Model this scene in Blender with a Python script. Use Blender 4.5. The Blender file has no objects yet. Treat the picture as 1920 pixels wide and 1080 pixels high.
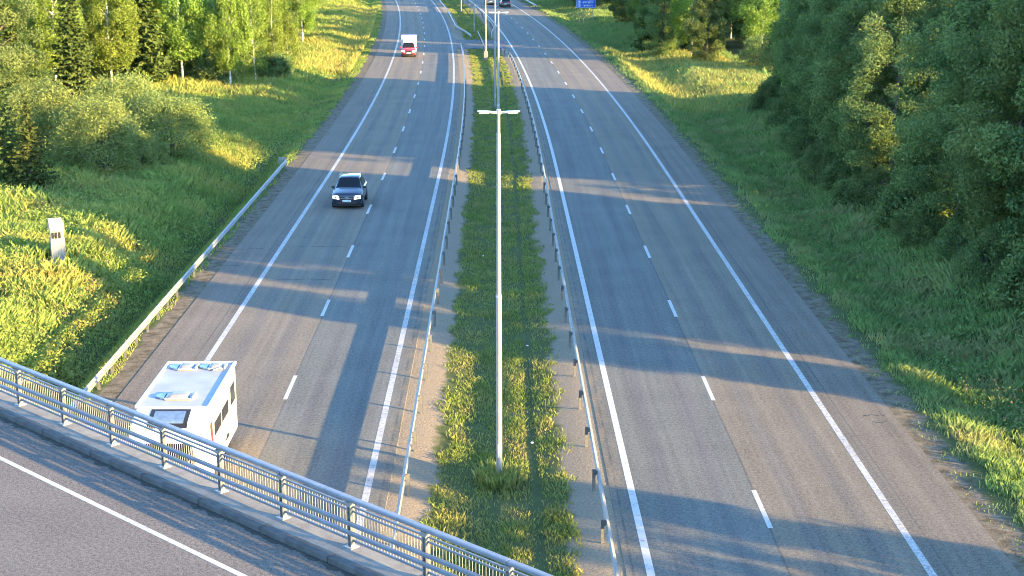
import bpy, bmesh, math, random
import numpy as np
from mathutils import Vector, Matrix, Euler
R = math.radians
rng = np.random.default_rng(7)
random.seed(7)
scene = bpy.context.scene
COL = scene.collection

# ------------------------------------------------------------------ camera, sky, sun, exposure
CAM_H = 17.2
cam_d = bpy.data.cameras.new('camera')
cam_d.lens = 53.46; cam_d.sensor_width = 36.0; cam_d.clip_start = 0.1; cam_d.clip_end = 6000
cam = bpy.data.objects.new('camera', cam_d); COL.objects.link(cam)
cam.location = (0, 0, CAM_H)
cam.rotation_euler = (R(90 - 13.70), 0, R(-0.51))
scene.camera = cam

SUN_EL = 11.0
SUN_AZ = Vector((0.8725, -0.4886))            # horizontal direction towards the sun
world = bpy.data.worlds.new('World'); scene.world = world
world.use_nodes = True
wn = world.node_tree.nodes; wl = world.node_tree.links
sky = wn.new('ShaderNodeTexSky'); sky.sky_type = 'NISHITA'; sky.sun_disc = False
sky.sun_elevation = R(SUN_EL); sky.sun_rotation = math.atan2(SUN_AZ.x, SUN_AZ.y)
sky.altitude = 50; sky.air_density = 1.0; sky.dust_density = 0.2; sky.ozone_density = 3.8
wn['Background'].inputs['Strength'].default_value = 0.12
wl.new(sky.outputs[0], wn['Background'].inputs['Color'])

sun_d = bpy.data.lights.new('sun', 'SUN'); sun_d.energy = 2.9; sun_d.angle = R(0.5); sun_d.color = (1.0, 0.69, 0.27)
sun = bpy.data.objects.new('sun', sun_d); COL.objects.link(sun)
ce, se = math.cos(R(SUN_EL)), math.sin(R(SUN_EL))
sun.rotation_euler = Vector((-SUN_AZ.x*ce, -SUN_AZ.y*ce, -se)).to_track_quat('-Z', 'Y').to_euler()
sun.location = (60, -40, 60)

vs = scene.view_settings
vs.view_transform = 'Standard'; vs.look = 'None'; vs.gamma = 1.0; vs.use_curve_mapping = False
vs.exposure = 3.32
scene.render.engine = 'CYCLES'
scene.cycles.max_bounces = 4; scene.cycles.diffuse_bounces = 2; scene.cycles.use_adaptive_sampling = True; scene.cycles.adaptive_threshold = 0.02; scene.cycles.transparent_max_bounces = 8
scene.cycles.use_denoising = True
scene.cycles.pixel_filter_type = 'BLACKMAN_HARRIS'; scene.cycles.filter_width = 1.0

# ------------------------------------------------------------------ helpers
def shift(y):
    """sideways offset of the motorway's centre line: straight, then a long bend to the left"""
    d = np.maximum(np.asarray(y, float) - 104.0, 0.0)
    return -0.0002*d*d
def road_pt(xr, y): return (float(xr + shift(y)), float(y))

def link(o, parent=None):
    COL.objects.link(o)
    if parent is not None: o.parent = parent
    return o
def tag(o, label=None, cat=None, group=None, kind=None):
    if label: o['label'] = label
    if cat: o['category'] = cat
    if group: o['group'] = group
    if kind: o['kind'] = kind
    return o
def empty(name, loc=(0,0,0), rz=0.0):
    o = bpy.data.objects.new(name, None); o.location = loc; o.rotation_euler = (0,0,rz)
    o.empty_display_size = 0.3
    return link(o)
def mesh_from(name, verts, faces, mat=None, smooth=False):
    me = bpy.data.meshes.new(name)
    me.from_pydata([tuple(map(float, v)) for v in verts], [], [tuple(f) for f in faces]); me.update()
    if mat: me.materials.append(mat)
    if smooth: me.polygons.foreach_set('use_smooth', [True]*len(me.polygons))
    return me
def obj(name, me, parent=None, loc=(0,0,0), rot=(0,0,0)):
    o = bpy.data.objects.new(name, me); o.location = loc; o.rotation_euler = rot
    return link(o, parent)

class MB:
    """collects shapes for one mesh"""
    def __init__(s): s.v = []; s.f = []
    def add(s, vs_, fs_):
        b = len(s.v); s.v += [tuple(v) for v in vs_]; s.f += [tuple(i + b for i in f) for f in fs_]; return s
    def box(s, x0, x1, y0, y1, z0, z1):
        return s.add([(x0,y0,z0),(x1,y0,z0),(x1,y1,z0),(x0,y1,z0),(x0,y0,z1),(x1,y0,z1),(x1,y1,z1),(x0,y1,z1)],
                     [(3,2,1,0),(4,5,6,7),(0,1,5,4),(1,2,6,5),(2,3,7,6),(3,0,4,7)])
    def cyl(s, p0, p1, r0, r1, n=12, caps=True):
        p0 = Vector(p0); p1 = Vector(p1); d = (p1-p0).normalized()
        a = d.orthogonal().normalized(); b = d.cross(a)
        vv = []
        for p, r in ((p0, r0), (p1, r1)):
            for i in range(n):
                t = 2*math.pi*i/n
                vv.append(p + a*(r*math.cos(t)) + b*(r*math.sin(t)))
        ff = [(i, (i+1) % n, n+(i+1) % n, n+i) for i in range(n)]
        if caps: ff += [tuple(range(n-1, -1, -1)), tuple(range(n, 2*n))]
        return s.add(vv, ff)
    def tube(s, pts, rad, n=6):
        for i in range(len(pts)-1): s.cyl(pts[i], pts[i+1], rad[i], rad[i+1], n, caps=(i == len(pts)-2))
        return s
    def prism(s, poly, axis, a0, a1):
        """poly: list of 2-D points; axis 'x': points are (y,z) extruded in x; 'y': (x,z) in y; 'z': (x,y) in z"""
        n = len(poly)
        def P(p, a): return {'x': (a, p[0], p[1]), 'y': (p[0], a, p[1]), 'z': (p[0], p[1], a)}[axis]
        return s.add([P(p, a0) for p in poly] + [P(p, a1) for p in poly],
                     [tuple(range(n-1, -1, -1)), tuple(range(n, 2*n))] + [(i, (i+1) % n, n+(i+1) % n, n+i) for i in range(n)])
    def mesh(s, name, mat, smooth=False, bevel=0.0, seg=2):
        me = mesh_from(name, s.v, s.f, mat)
        bm = bmesh.new(); bm.from_mesh(me)
        bmesh.ops.recalc_face_normals(bm, faces=bm.faces)
        if bevel:
            es = [e for e in bm.edges if len(e.link_faces) == 2 and e.calc_face_angle(0) > R(30)]
            bmesh.ops.bevel(bm, geom=es, offset=bevel, segments=seg, affect='EDGES', profile=0.5, clamp_overlap=True)
        bm.to_mesh(me); bm.free()
        if smooth:
            me.polygons.foreach_set('use_smooth', [True]*len(me.polygons))
            me.set_sharp_from_angle(angle=R(35))
        me.update()
        return me
    def build(s, name, mat, parent=None, loc=(0,0,0), rot=(0,0,0), **k):
        return obj(name, s.mesh(name, mat, **k), parent, loc, rot)

def np_mesh(name, verts, quads=None, tris=None, mat=None, attr=None, smooth=False):
    me = bpy.data.meshes.new(name)
    me.vertices.add(len(verts)); me.vertices.foreach_set('co', np.asarray(verts, np.float32).ravel())
    idx = []; starts = []; tot = []
    o = 0
    if quads is not None and len(quads):
        q = np.asarray(quads, np.int32); idx.append(q.ravel()); starts.append(o + 4*np.arange(len(q))); tot.append(np.full(len(q), 4)); o += 4*len(q)
    if tris is not None and len(tris):
        t = np.asarray(tris, np.int32); idx.append(t.ravel()); starts.append(o + 3*np.arange(len(t))); tot.append(np.full(len(t), 3)); o += 3*len(t)
    idx = np.concatenate(idx); starts = np.concatenate(starts)
    me.loops.add(len(idx)); me.loops.foreach_set('vertex_index', idx.astype(np.int32))
    me.polygons.add(len(starts)); me.polygons.foreach_set('loop_start', starts.astype(np.int32))
    if smooth: me.polygons.foreach_set('use_smooth', np.ones(len(starts), bool))
    me.update(calc_edges=True)
    if attr is not None:
        for k, a in attr.items():
            A = me.attributes.new(k, 'FLOAT', 'POINT'); A.data.foreach_set('value', np.asarray(a, np.float32))
    if mat: me.materials.append(mat)
    me.validate()
    return me

# ------------------------------------------------------------------ materials
MATS = {}
class NT:
    def __init__(s, name):
        s.m = bpy.data.materials.new(name); s.m.use_nodes = True
        s.t = s.m.node_tree; s.b = s.t.nodes['Principled BSDF']; s.out = s.t.nodes['Material Output']
        MATS[name] = s.m
    def n(s, typ, **k):
        nd = s.t.nodes.new(typ)
        for a, v in k.items(): setattr(nd, a, v)
        return nd
    def l(s, a, b): s.t.links.new(a, b)
    def val(s, sock, v):
        if hasattr(v, 'node') or hasattr(v, 'is_output'): s.l(v, sock)
        else: sock.default_value = v
    def math(s, op, a, b=0.0, clamp=False):
        nd = s.n('ShaderNodeMath', operation=op); nd.use_clamp = clamp
        s.val(nd.inputs[0], a); s.val(nd.inputs[1], b)
        return nd.outputs[0]
    def mix(s, f, a, b, blend='MIX'):
        nd = s.n('ShaderNodeMix', data_type='RGBA', blend_type=blend)
        s.val(nd.inputs[0], f); s.val(nd.inputs[6], a); s.val(nd.inputs[7], b)
        return nd.outputs[2]
    def noise(s, vec, scale, detail=3, rough=0.55, dim='3D'):
        nd = s.n('ShaderNodeTexNoise'); nd.inputs['Scale'].default_value = scale
        nd.inputs['Detail'].default_value = detail; nd.inputs['Roughness'].default_value = rough
        if vec is not None: s.l(vec, nd.inputs['Vector'])
        return nd.outputs[0]
    def ramp(s, f, lo, hi):
        nd = s.n('ShaderNodeMapRange'); nd.clamp = True; s.l(f, nd.inputs[0])
        nd.inputs[1].default_value = lo; nd.inputs[2].default_value = hi
        return nd.outputs[0]
    def obj_co(s): return s.n('ShaderNodeTexCoord').outputs['Object']
    def mapping(s, vec, scale):
        nd = s.n('ShaderNodeMapping'); s.l(vec, nd.inputs['Vector']); nd.inputs['Scale'].default_value = scale
        return nd.outputs[0]
    def bump(s, h, strength, dist=0.02):
        nd = s.n('ShaderNodeBump'); nd.inputs['Strength'].default_value = strength; nd.inputs['Distance'].default_value = dist
        s.l(h, nd.inputs['Height']); s.l(nd.outputs[0], s.b.inputs['Normal'])
def C(r, g, b): return (r, g, b, 1.0)

def simple(name, col, rough=0.5, metal=0.0, var=0.12, scale=6.0, bump=0.0, coat=0.0, spec=0.5):
    k = NT(name); co = k.obj_co()
    nz = k.noise(co, scale, 4)
    f = k.ramp(nz, 0.3, 0.7)
    c = k.mix(f, C(*[x*(1-var) for x in col]), C(*[min(1, x*(1+var)) for x in col]))
    k.l(c, k.b.inputs['Base Color'])
    k.b.inputs['Roughness'].default_value = rough; k.b.inputs['Metallic'].default_value = metal
    k.b.inputs['Coat Weight'].default_value = coat; k.b.inputs['Specular IOR Level'].default_value = spec
    if bump: k.bump(k.noise(co, scale*8, 3), bump)
    return k.m

M_steel = simple('galvanised_steel', (0.22, 0.225, 0.22), 0.5, 0.2, 0.14, 3.0)
M_steel_old = simple('weathered_galvanised_steel', (0.40, 0.41, 0.41), 0.55, 0.25, 0.2, 2.5)
M_post = simple('dull_steel_post', (0.14, 0.14, 0.135), 0.6, 0.2, 0.25, 5.0)
M_pole = simple('pale_pole_steel', (0.27, 0.27, 0.255), 0.45, 0.1, 0.1, 1.5)
M_rail_blue = simple('bridge_railing_steel', (0.17, 0.19, 0.23), 0.45, 0.25, 0.15, 4.0)
M_lamp = simple('luminaire_grey_paint', (0.36, 0.36, 0.35), 0.4, 0.0, 0.06)
M_lens = simple('luminaire_lens', (0.75, 0.77, 0.78), 0.15, 0.0, 0.05)
M_conc = simple('concrete', (0.215, 0.195, 0.17), 0.85, 0.0, 0.22, 3.0, 0.25)
M_kerb = simple('kerb_concrete', (0.075, 0.075, 0.075), 0.85, 0.0, 0.35, 4.0, 0.3)
M_white_gel = simple('white_gelcoat', (0.66, 0.66, 0.66), 0.35, 0.0, 0.03, 2.0)
M_white_trim = simple('white_plastic_trim', (0.62, 0.63, 0.65), 0.45, 0.0, 0.08)
M_grey_trim = simple('grey_plastic_trim', (0.25, 0.26, 0.28), 0.5, 0.0, 0.1)
M_glass_dark = simple('dark_window_glass', (0.012, 0.013, 0.015), 0.12, 0.0, 0.2, spec=0.3)
M_glass_blue = simple('tinted_acrylic', (0.10, 0.16, 0.26), 0.1, 0.0, 0.2, spec=0.8)
M_black = simple('black_plastic', (0.014, 0.014, 0.016), 0.5, 0.0, 0.2)
M_tyre = simple('tyre_rubber', (0.018, 0.018, 0.019), 0.8, 0.0, 0.2)
M_rim = simple('alloy_rim', (0.42, 0.43, 0.45), 0.3, 0.7, 0.1)
M_chrome = simple('bright_trim', (0.6, 0.61, 0.63), 0.2, 0.8, 0.05)
M_navy = simple('navy_car_paint', (0.006, 0.010, 0.028), 0.3, 0.0, 0.1, coat=1.0)
M_red = simple('red_car_paint', (0.48, 0.012, 0.035), 0.3, 0.0, 0.08, coat=0.8)
M_maroon = simple('dark_car_paint', (0.03, 0.012, 0.014), 0.3, 0.2, 0.1, coat=0.8)
M_grey_car = simple('grey_car_paint', (0.10, 0.11, 0.12), 0.3, 0.3, 0.1, coat=0.8)
M_stripe = simple('red_graphic_stripe', (0.42, 0.03, 0.04), 0.35, 0.0, 0.08)
M_plate = simple('number_plate_white', (0.7, 0.7, 0.68), 0.4, 0.0, 0.04)
M_cabinet = simple('cabinet_white_paint', (0.30, 0.29, 0.27), 0.5, 0.0, 0.08, 4.0)
M_sign_blue = simple('sign_blue', (0.01, 0.10, 0.52), 0.35, 0.0, 0.05)
M_sign_white = simple('sign_white', (0.75, 0.77, 0.8), 0.4, 0.0, 0.04)
M_litter = simple('white_litter', (0.75, 0.75, 0.73), 0.6, 0.0, 0.1)
def emit(name, col, strength, base):
    k = NT(name); k.b.inputs['Base Color'].default_value = C(*base)
    k.b.inputs['Emission Color'].default_value = C(*col); k.b.inputs['Emission Strength'].default_value = strength
    k.b.inputs['Roughness'].default_value = 0.2
    return k.m
M_head = emit('headlamp_lit', (1.0, 0.95, 0.88), 0.9, (0.7, 0.7, 0.7))
M_tail = emit('tail_lamp', (1.0, 0.03, 0.02), 0.10, (0.35, 0.01, 0.01))

def asphalt_material(name, sides):
    """UV: u = metres from the centre of the motorway, v = metres along it"""
    k = NT(name)
    uv = k.n('ShaderNodeUVMap').outputs[0]
    sep = k.n('ShaderNodeSeparateXYZ'); k.l(uv, sep.inputs[0])
    u = k.math('ABSOLUTE', sep.outputs[0])
    fine = k.noise(uv, 9.0, 5, 0.75)
    grit = k.noise(uv, 34.0, 2, 0.7)
    blot = k.noise(uv, 0.35, 4, 0.6)
    streak = k.noise(k.mapping(uv, (3.2, 0.05, 1)), 1.0, 4, 0.6)
    wob = k.math('MULTIPLY', k.math('SUBTRACT', k.noise(k.mapping(uv, (0.0, 0.12, 1)), 1.0, 3), 0.5), 0.12)
    uu = k.math('ADD', u, wob)
    outer = k.ramp(uu, 7.83, 7.87)
    should = k.ramp(uu, 12.16, 12.2)
    inner_sh = k.ramp(uu, 4.0, 3.75)
    grey = C(0.124, 0.121, 0.104); tan = C(0.162, 0.134, 0.098); shl = C(0.146, 0.121, 0.093)
    c = k.mix(outer, grey, tan); c = k.mix(should, c, shl); c = k.mix(inner_sh, c, C(0.132, 0.125, 0.105))
    # wheel tracks, polished darker
    def track(cen, w):
        d = k.math('ABSOLUTE', k.math('SUBTRACT', uu, cen))
        return k.ramp(d, w, w*0.35)
    tr = None
    for cen in (5.15, 6.75, 8.95, 10.55):
        t = track(cen, 0.42); tr = t if tr is None else k.math('ADD', tr, t)
    c = k.mix(k.math('MULTIPLY', tr, 0.40), c, C(0.098, 0.090, 0.088))
    # seam at the lane joint and beside the shoulder
    for cen, w in ((7.84, 0.05), (12.18, 0.05), (3.62, 0.06)):
        d = k.math('ABSOLUTE', k.math('SUBTRACT', uu, cen))
        c = k.mix(k.math('MULTIPLY', k.ramp(d, w, w*0.3), 0.45), c, C(0.04, 0.04, 0.04))
    # darker strip between edge line and seam
    d = k.math('ABSOLUTE', k.math('SUBTRACT', uu, 11.98))
    c = k.mix(k.math('MULTIPLY', k.ramp(d, 0.22, 0.16), 0.35), c, C(0.075, 0.072, 0.07))
    # dust blown on the inner edge
    dust = k.math('MULTIPLY', k.ramp(uu, 4.05, 3.45), k.ramp(k.noise(k.mapping(uv, (1.6, 0.5, 1)), 1.6, 4), 0.42, 0.62))
    c = k.mix(dust, c, C(0.185, 0.15, 0.11))
    dust2 = k.math('MULTIPLY', k.ramp(uu, 13.6, 14.1), k.ramp(k.noise(uv, 1.3, 4), 0.4, 0.62))
    c = k.mix(dust2, c, C(0.17, 0.14, 0.105))
    g = k.math('ADD', k.math('MULTIPLY', k.math('SUBTRACT', fine, 0.5), 2.1), k.math('MULTIPLY', k.math('SUBTRACT', grit, 0.5), 2.4))
    g = k.math('ADD', g, k.math('MULTIPLY', k.math('SUBTRACT', blot, 0.5), 0.5))
    g = k.math('ADD', g, k.math('MULTIPLY', k.math('SUBTRACT', streak, 0.5), 0.75))
    g = k.math('ADD', g, 1.0)
    vm = k.n('ShaderNodeVectorMath', operation='SCALE'); k.l(c, vm.inputs[0]); k.l(g, vm.inputs['Scale'])
    k.l(vm.outputs[0], k.b.inputs['Base Color'])
    k.b.inputs['Roughness'].default_value = 0.85; k.b.inputs['Specular IOR Level'].default_value = 0.25
    k.bump(k.math('ADD', fine, grit), 0.5, 0.012)
    return k.m
M_asph = asphalt_material('motorway_asphalt', 0)

def plain_asphalt(name, a, b):
    k = NT(name); co = k.obj_co()
    fine = k.noise(co, 14.0, 4, 0.75); grit = k.noise(co, 45.0, 2, 0.7); blot = k.noise(co, 0.5, 4)
    c = k.mix(k.ramp(blot, 0.3, 0.7), C(*a), C(*b))
    g = k.math('ADD', k.math('MULTIPLY', k.math('SUBTRACT', fine, 0.5), 2.4), k.math('MULTIPLY', k.math('SUBTRACT', grit, 0.5), 2.4))
    g = k.math('ADD', g, 1.0)
    vm = k.n('ShaderNodeVectorMath', operation='SCALE'); k.l(c, vm.inputs[0]); k.l(g, vm.inputs['Scale'])
    k.l(vm.outputs[0], k.b.inputs['Base Color'])
    k.b.inputs['Roughness'].default_value = 0.88; k.b.inputs['Specular IOR Level'].default_value = 0.25
    k.bump(k.math('ADD', fine, grit), 0.5, 0.01)
    return k.m
M_asph_bridge = plain_asphalt('bridge_asphalt', (0.124, 0.104, 0.090), (0.152, 0.130, 0.110))
M_asph_cross = plain_asphalt('crossover_asphalt', (0.10, 0.10, 0.10), (0.125, 0.12, 0.115))

def paint_material(name, wear_lo, wear_hi):
    k = NT(name); co = k.obj_co()
    w = k.noise(co, 7.0, 5, 0.7); w2 = k.noise(co, 30.0, 3, 0.7); w3 = k.noise(co, 0.4, 3)
    f = k.math('ADD', k.math('MULTIPLY', w, 0.6), k.math('MULTIPLY', w2, 0.4))
    f = k.math('ADD', f, k.math('MULTIPLY', k.math('SUBTRACT', w3, 0.5), 0.2))
    c = k.mix(k.ramp(f, wear_lo, wear_hi), C(0.17, 0.155, 0.14), C(0.46, 0.445, 0.42))
    k.l(c, k.b.inputs['Base Color']); k.b.inputs['Roughness'].default_value = 0.75
    k.bump(w2, 0.4, 0.006)
    return k.m
def ribbed_paint():
    k = NT('ribbed_white_road_paint'); uv = k.n('ShaderNodeUVMap').outputs[0]
    sep = k.n('ShaderNodeSeparateXYZ'); k.l(uv, sep.inputs[0])
    w = k.math('SINE', k.math('MULTIPLY', sep.outputs[1], 2*math.pi/0.9))
    f = k.math('ADD', k.math('MULTIPLY', w, 0.035), k.noise(uv, 6.0, 5, 0.7))
    c = k.mix(k.ramp(f, 0.28, 0.46), C(0.22, 0.185, 0.165), C(0.46, 0.445, 0.42))
    k.l(c, k.b.inputs['Base Color']); k.b.inputs['Roughness'].default_value = 0.75
    return k.m
M_rib = ribbed_paint()
M_paint = paint_material('worn_white_road_paint', 0.37, 0.57)
M_paint2 = paint_material('white_lane_paint', 0.30, 0.50)

def ground_material():
    k = NT('verge_ground')
    uv = k.n('ShaderNodeUVMap').outputs[0]
    sep = k.n('ShaderNodeSeparateXYZ'); k.l(uv, sep.inputs[0])
    u = k.math('ABSOLUTE', sep.outputs[0])
    e = k.math('MULTIPLY', k.math('SUBTRACT', k.noise(uv, 0.7, 4, 0.65), 0.5), 1.5)
    uu = k.math('ADD', u, e)
    n1 = k.noise(uv, 2.2, 5, 0.65); n2 = k.noise(uv, 12.0, 4, 0.7); n0 = k.noise(uv, 0.08, 4)
    soil = k.mix(k.ramp(n1, 0.3, 0.7), C(0.05, 0.07, 0.025), C(0.095, 0.115, 0.042))
    soil = k.mix(k.ramp(n0, 0.4, 0.65), soil, C(0.085, 0.090, 0.032))
    grav = k.mix(k.ramp(n2, 0.3, 0.7), C(0.17, 0.135, 0.095), C(0.31, 0.25, 0.175))
    med = k.math('MULTIPLY', k.ramp(uu, 1.9, 2.15), k.ramp(u, 13.0, 12.0))
    out = k.math('MULTIPLY', k.ramp(u, 12.0, 13.0), k.ramp(uu, 15.1, 14.85))
    c = k.mix(med, soil, grav)
    c = k.mix(out, c, k.mix(k.ramp(n1, 0.35, 0.65), C(0.085, 0.070, 0.045), C(0.20, 0.165, 0.12)))
    k.l(c, k.b.inputs['Base Color']); k.b.inputs['Roughness'].default_value = 0.95; k.b.inputs['Specular IOR Level'].default_value = 0.1
    k.bump(k.math('ADD', n1, n2), 0.8, 0.05)
    return k.m
M_ground = ground_material()

def leaf_material(name, lo, hi, tr=0.35, patch=None, pscale=0.25, gloss=0.0, objvar=0.35):
    """diffuse + light passing through; colour varies leaf by leaf and plant by plant"""
    k = NT(name)
    a = k.n('ShaderNodeAttribute', attribute_name='rnd').outputs['Fac']
    oi = k.n('ShaderNodeObjectInfo')
    c = k.mix(a, C(*lo), C(*hi))
    if patch:
        geo = k.n('ShaderNodeNewGeometry').outputs['Position']
        nz = k.noise(geo, pscale, 3)
        c = k.mix(k.math('MULTIPLY', k.ramp(nz, 0.46, 0.64), 0.75), c, C(*patch))
    if objvar:
        hv = k.n('ShaderNodeHueSaturation'); k.l(c, hv.inputs['Color'])
        k.l(k.math('ADD', 0.5 - 0.018*objvar/0.35, k.math('MULTIPLY', oi.outputs['Random'], 0.036*objvar/0.35)), hv.inputs['Hue'])
        k.l(k.math('ADD', 1.0 - objvar/2, k.math('MULTIPLY', oi.outputs['Random'], objvar)), hv.inputs['Value'])
        c = hv.outputs[0]
    d = k.n('ShaderNodeBsdfDiffuse'); k.l(c, d.inputs['Color'])
    t = k.n('ShaderNodeBsdfTranslucent')
    k.l(k.mix(0.5, c, C(min(1, hi[0]*1.5), min(1, hi[1]*1.35), hi[2]*0.6)), t.inputs['Color'])
    ms = k.n('ShaderNodeMixShader'); ms.inputs[0].default_value = tr
    k.l(d.outputs[0], ms.inputs[1]); k.l(t.outputs[0], ms.inputs[2])
    k.l(ms.outputs[0], k.out.inputs['Surface'])
    k.t.nodes.remove(k.b)
    return k.m
M_birch = leaf_material('birch_leaves', (0.075, 0.140, 0.034), (0.285, 0.385, 0.088), 0.35)
M_broad = leaf_material('broadleaf_leaves', (0.038, 0.082, 0.038), (0.210, 0.275, 0.100), 0.32)
M_spruce = leaf_material('spruce_needles', (0.035, 0.065, 0.024), (0.120, 0.155, 0.042), 0.12)
M_willow = leaf_material('willow_leaves', (0.085, 0.140, 0.055), (0.300, 0.370, 0.120), 0.3)
M_grass_v = leaf_material('verge_grass_blades', (0.065, 0.125, 0.050), (0.320, 0.400, 0.105), 0.35, patch=(0.37, 0.33, 0.10), pscale=0.22, objvar=0)
M_grass_r = leaf_material('right_verge_grass_blades', (0.055, 0.120, 0.052), (0.265, 0.370, 0.125), 0.35, patch=(0.31, 0.29, 0.14), pscale=0.3, objvar=0)
M_grass_m = leaf_material('median_grass_blades', (0.065, 0.120, 0.046), (0.280, 0.325, 0.090), 0.35, patch=(0.29, 0.25, 0.11), pscale=0.5, objvar=0)
M_flower = leaf_material('dry_seed_heads', (0.22, 0.15, 0.07), (0.36, 0.26, 0.13), 0.3, objvar=0)
def bark(name, a, b, sc):
    k = NT(name); co = k.obj_co()
    n1 = k.noise(k.mapping(co, (1.5, 1.5, sc)), 2.0, 4, 0.65)
    k.l(k.mix(k.ramp(n1, 0.5, 0.62), C(*a), C(*b)), k.b.inputs['Base Color']); k.b.inputs['Roughness'].default_value = 0.85
    return k.m
M_bark_b = bark('birch_bark', (0.62, 0.60, 0.55), (0.06, 0.055, 0.05), 2.2)
M_bark_d = bark('dark_bark', (0.10, 0.085, 0.07), (0.045, 0.04, 0.035), 0.5)

# ------------------------------------------------------------------ terrain
def smooth(a, b, x):
    t = np.clip((x-a)/(b-a), 0, 1); return t*t*(3-2*t)
def gz(x, y):
    """height of the ground at world x, y"""
    x = np.asarray(x, float); y = np.asarray(y, float)
    xr = x - shift(y); a = np.abs(xr)
    z = np.full(np.broadcast(x, y).shape, -0.02)
    z = z - 0.22*smooth(3.3, 0.6, a)                                   # shallow swale in the median
    rut = np.exp(-((xr-1.12)/0.16)**2)*0.10
    z = z - rut
    dp = 1 - .72*smooth(98, 124, y)
    left = -1.5*dp*np.clip((a-15.5)/1.7, 0, 1) + (.3+1.5*dp)*np.clip((a-17.4)/4.1, 0, 1) + 0.9*smooth(23.0, 38.0, a)
    right = -0.85*smooth(15.6, 18.6, a) + 0.75*smooth(19.5, 24.0, a) + 0.7*smooth(24, 40, a)
    z = z + np.where(xr < 0, left, right)*(a > 14)
    z = z + np.where(a > 18, 0.10*np.sin(x*0.61 + y*0.33) * np.sin(y*0.47 - x*0.21), 0)
    fill = smooth(202, 206, y)*smooth(228, 223, y)*(a < 6)
    z = z*(1-fill) - .03*fill
    # approach banks that carry the road over the bridge
    n = 0.70*x + 0.714*y; s = -0.714*x + 0.70*y
    for sg, s0 in ((1, 64.0), (-1, 52.0)):
        top = 5.7 * smooth(s0-2.0, s0+3, sg*s) * (1 - smooth(17.5, 27, n)) * smooth(-4.5, 5.5, n)
        z = np.where(top > 0.01, np.maximum(z, top), z)
    return z
xr_l = np.concatenate([[-2500, -900, -400, -200, -120], np.arange(-80, -40, 4.0), np.arange(-40, -22, 0.75), np.arange(-22, -14.2, 0.35), [-14.05, -9, -6, -3.7], np.arange(-3.3, 3.31, 0.3),
                       [3.7, 6, 9, 14.05], np.arange(14.5, 40, 0.75), np.arange(40, 81, 4.0), [120, 200, 400, 900, 2500]])
y_l = np.concatenate([[-2000, -800, -300, -160], np.arange(-100, 20, 6.0), np.arange(20, 130, 1.5), np.arange(130, 420, 3.0), [440, 480, 560, 700, 900, 1300, 2500]])
XR, YY = np.meshgrid(xr_l, y_l)
XX = XR + shift(np.minimum(YY, 900))
ZZ = gz(XX, np.minimum(YY, 900)) if False else gz(XR + shift(YY), YY)
nx, ny = len(xr_l), len(y_l)
gv = np.stack([XX.ravel(), YY.ravel(), ZZ.ravel()], 1)
ii = (np.arange(ny-1)[:, None]*nx + np.arange(nx-1)[None, :]).ravel()
gq = np.stack([ii, ii+1, ii+1+nx, ii+nx], 1)
gme = np_mesh('ground', gv, quads=gq, mat=M_ground, smooth=True)
uvl = gme.uv_layers.new(name='UVMap')
vi = np.zeros(len(gme.loops), np.int32); gme.loops.foreach_get('vertex_index', vi)
uvs = np.stack([XR.ravel(), YY.ravel()], 1)[vi]
uvl.data.foreach_set('uv', uvs.astype(np.float32).ravel())
ground = obj('ground', gme); tag(ground, kind='structure')

def ribbon(name, xr0, xr1, y0, y1, z, mat, parent=None, step=4.0, thick=0.0, cols=1, dash=False):
    """sheet following the motorway; UV in metres"""
    n = max(1, int(round((y1-y0)/step)))
    v = []; f = []; uv = []
    for j in range(n+1):
        y = y0 + (y1-y0)*j/n
        for i in range(cols+1):
            xr = xr0 + (xr1-xr0)*i/cols
            v.append((xr + float(shift(y)), y, z)); uv.append((xr, y))
    w = cols+1
    for j in range(n):
        for i in range(cols):
            a = j*w+i; f.append((a, a+1, a+1+w, a+w))
    if thick:
        b = len(v)
        for j in range(n+1):
            for i, dx in ((0, -0.12), (cols, 0.12)):
                k0 = j*w+i; v.append((v[k0][0]+dx, v[k0][1], z-thick)); uv.append((uv[k0][0]+dx, uv[k0][1]))
        for j in range(n):
            f.append((j*w, (j+1)*w, b+2*(j+1), b+2*j)); f.append(((j+1)*w+cols, j*w+cols, b+2*j+1, b+2*(j+1)+1))
    me = mesh_from(name, v, f, mat)
    ul = me.uv_layers.new(name='UVMap')
    li = np.zeros(len(me.loops), np.int32); me.loops.foreach_get('vertex_index', li)
    ul.data.foreach_set('uv', np.asarray(uv, np.float32)[li].ravel())
    return obj(name, me, parent)

road_l = ribbon('carriageway', -14.05, -3.42, -60, 700, 0.0, M_asph, step=5, thick=0.14)
tag(road_l, 'left carriageway with tan outer lane and grey inner lane', None, kind='structure')
road_r = ribbon('carriageway', 3.42, 14.05, -60, 700, 0.0, M_asph, step=5, thick=0.14)
tag(road_r, 'right carriageway, mostly in tree shade', None, kind='structure')
cross = ribbon('median_crossover', -3.41, 3.41, 207, 222.5, 0.0, M_asph_cross, step=2, thick=0.3)
tag(cross, 'paved crossing between the two carriageways', None, kind='structure')
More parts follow.
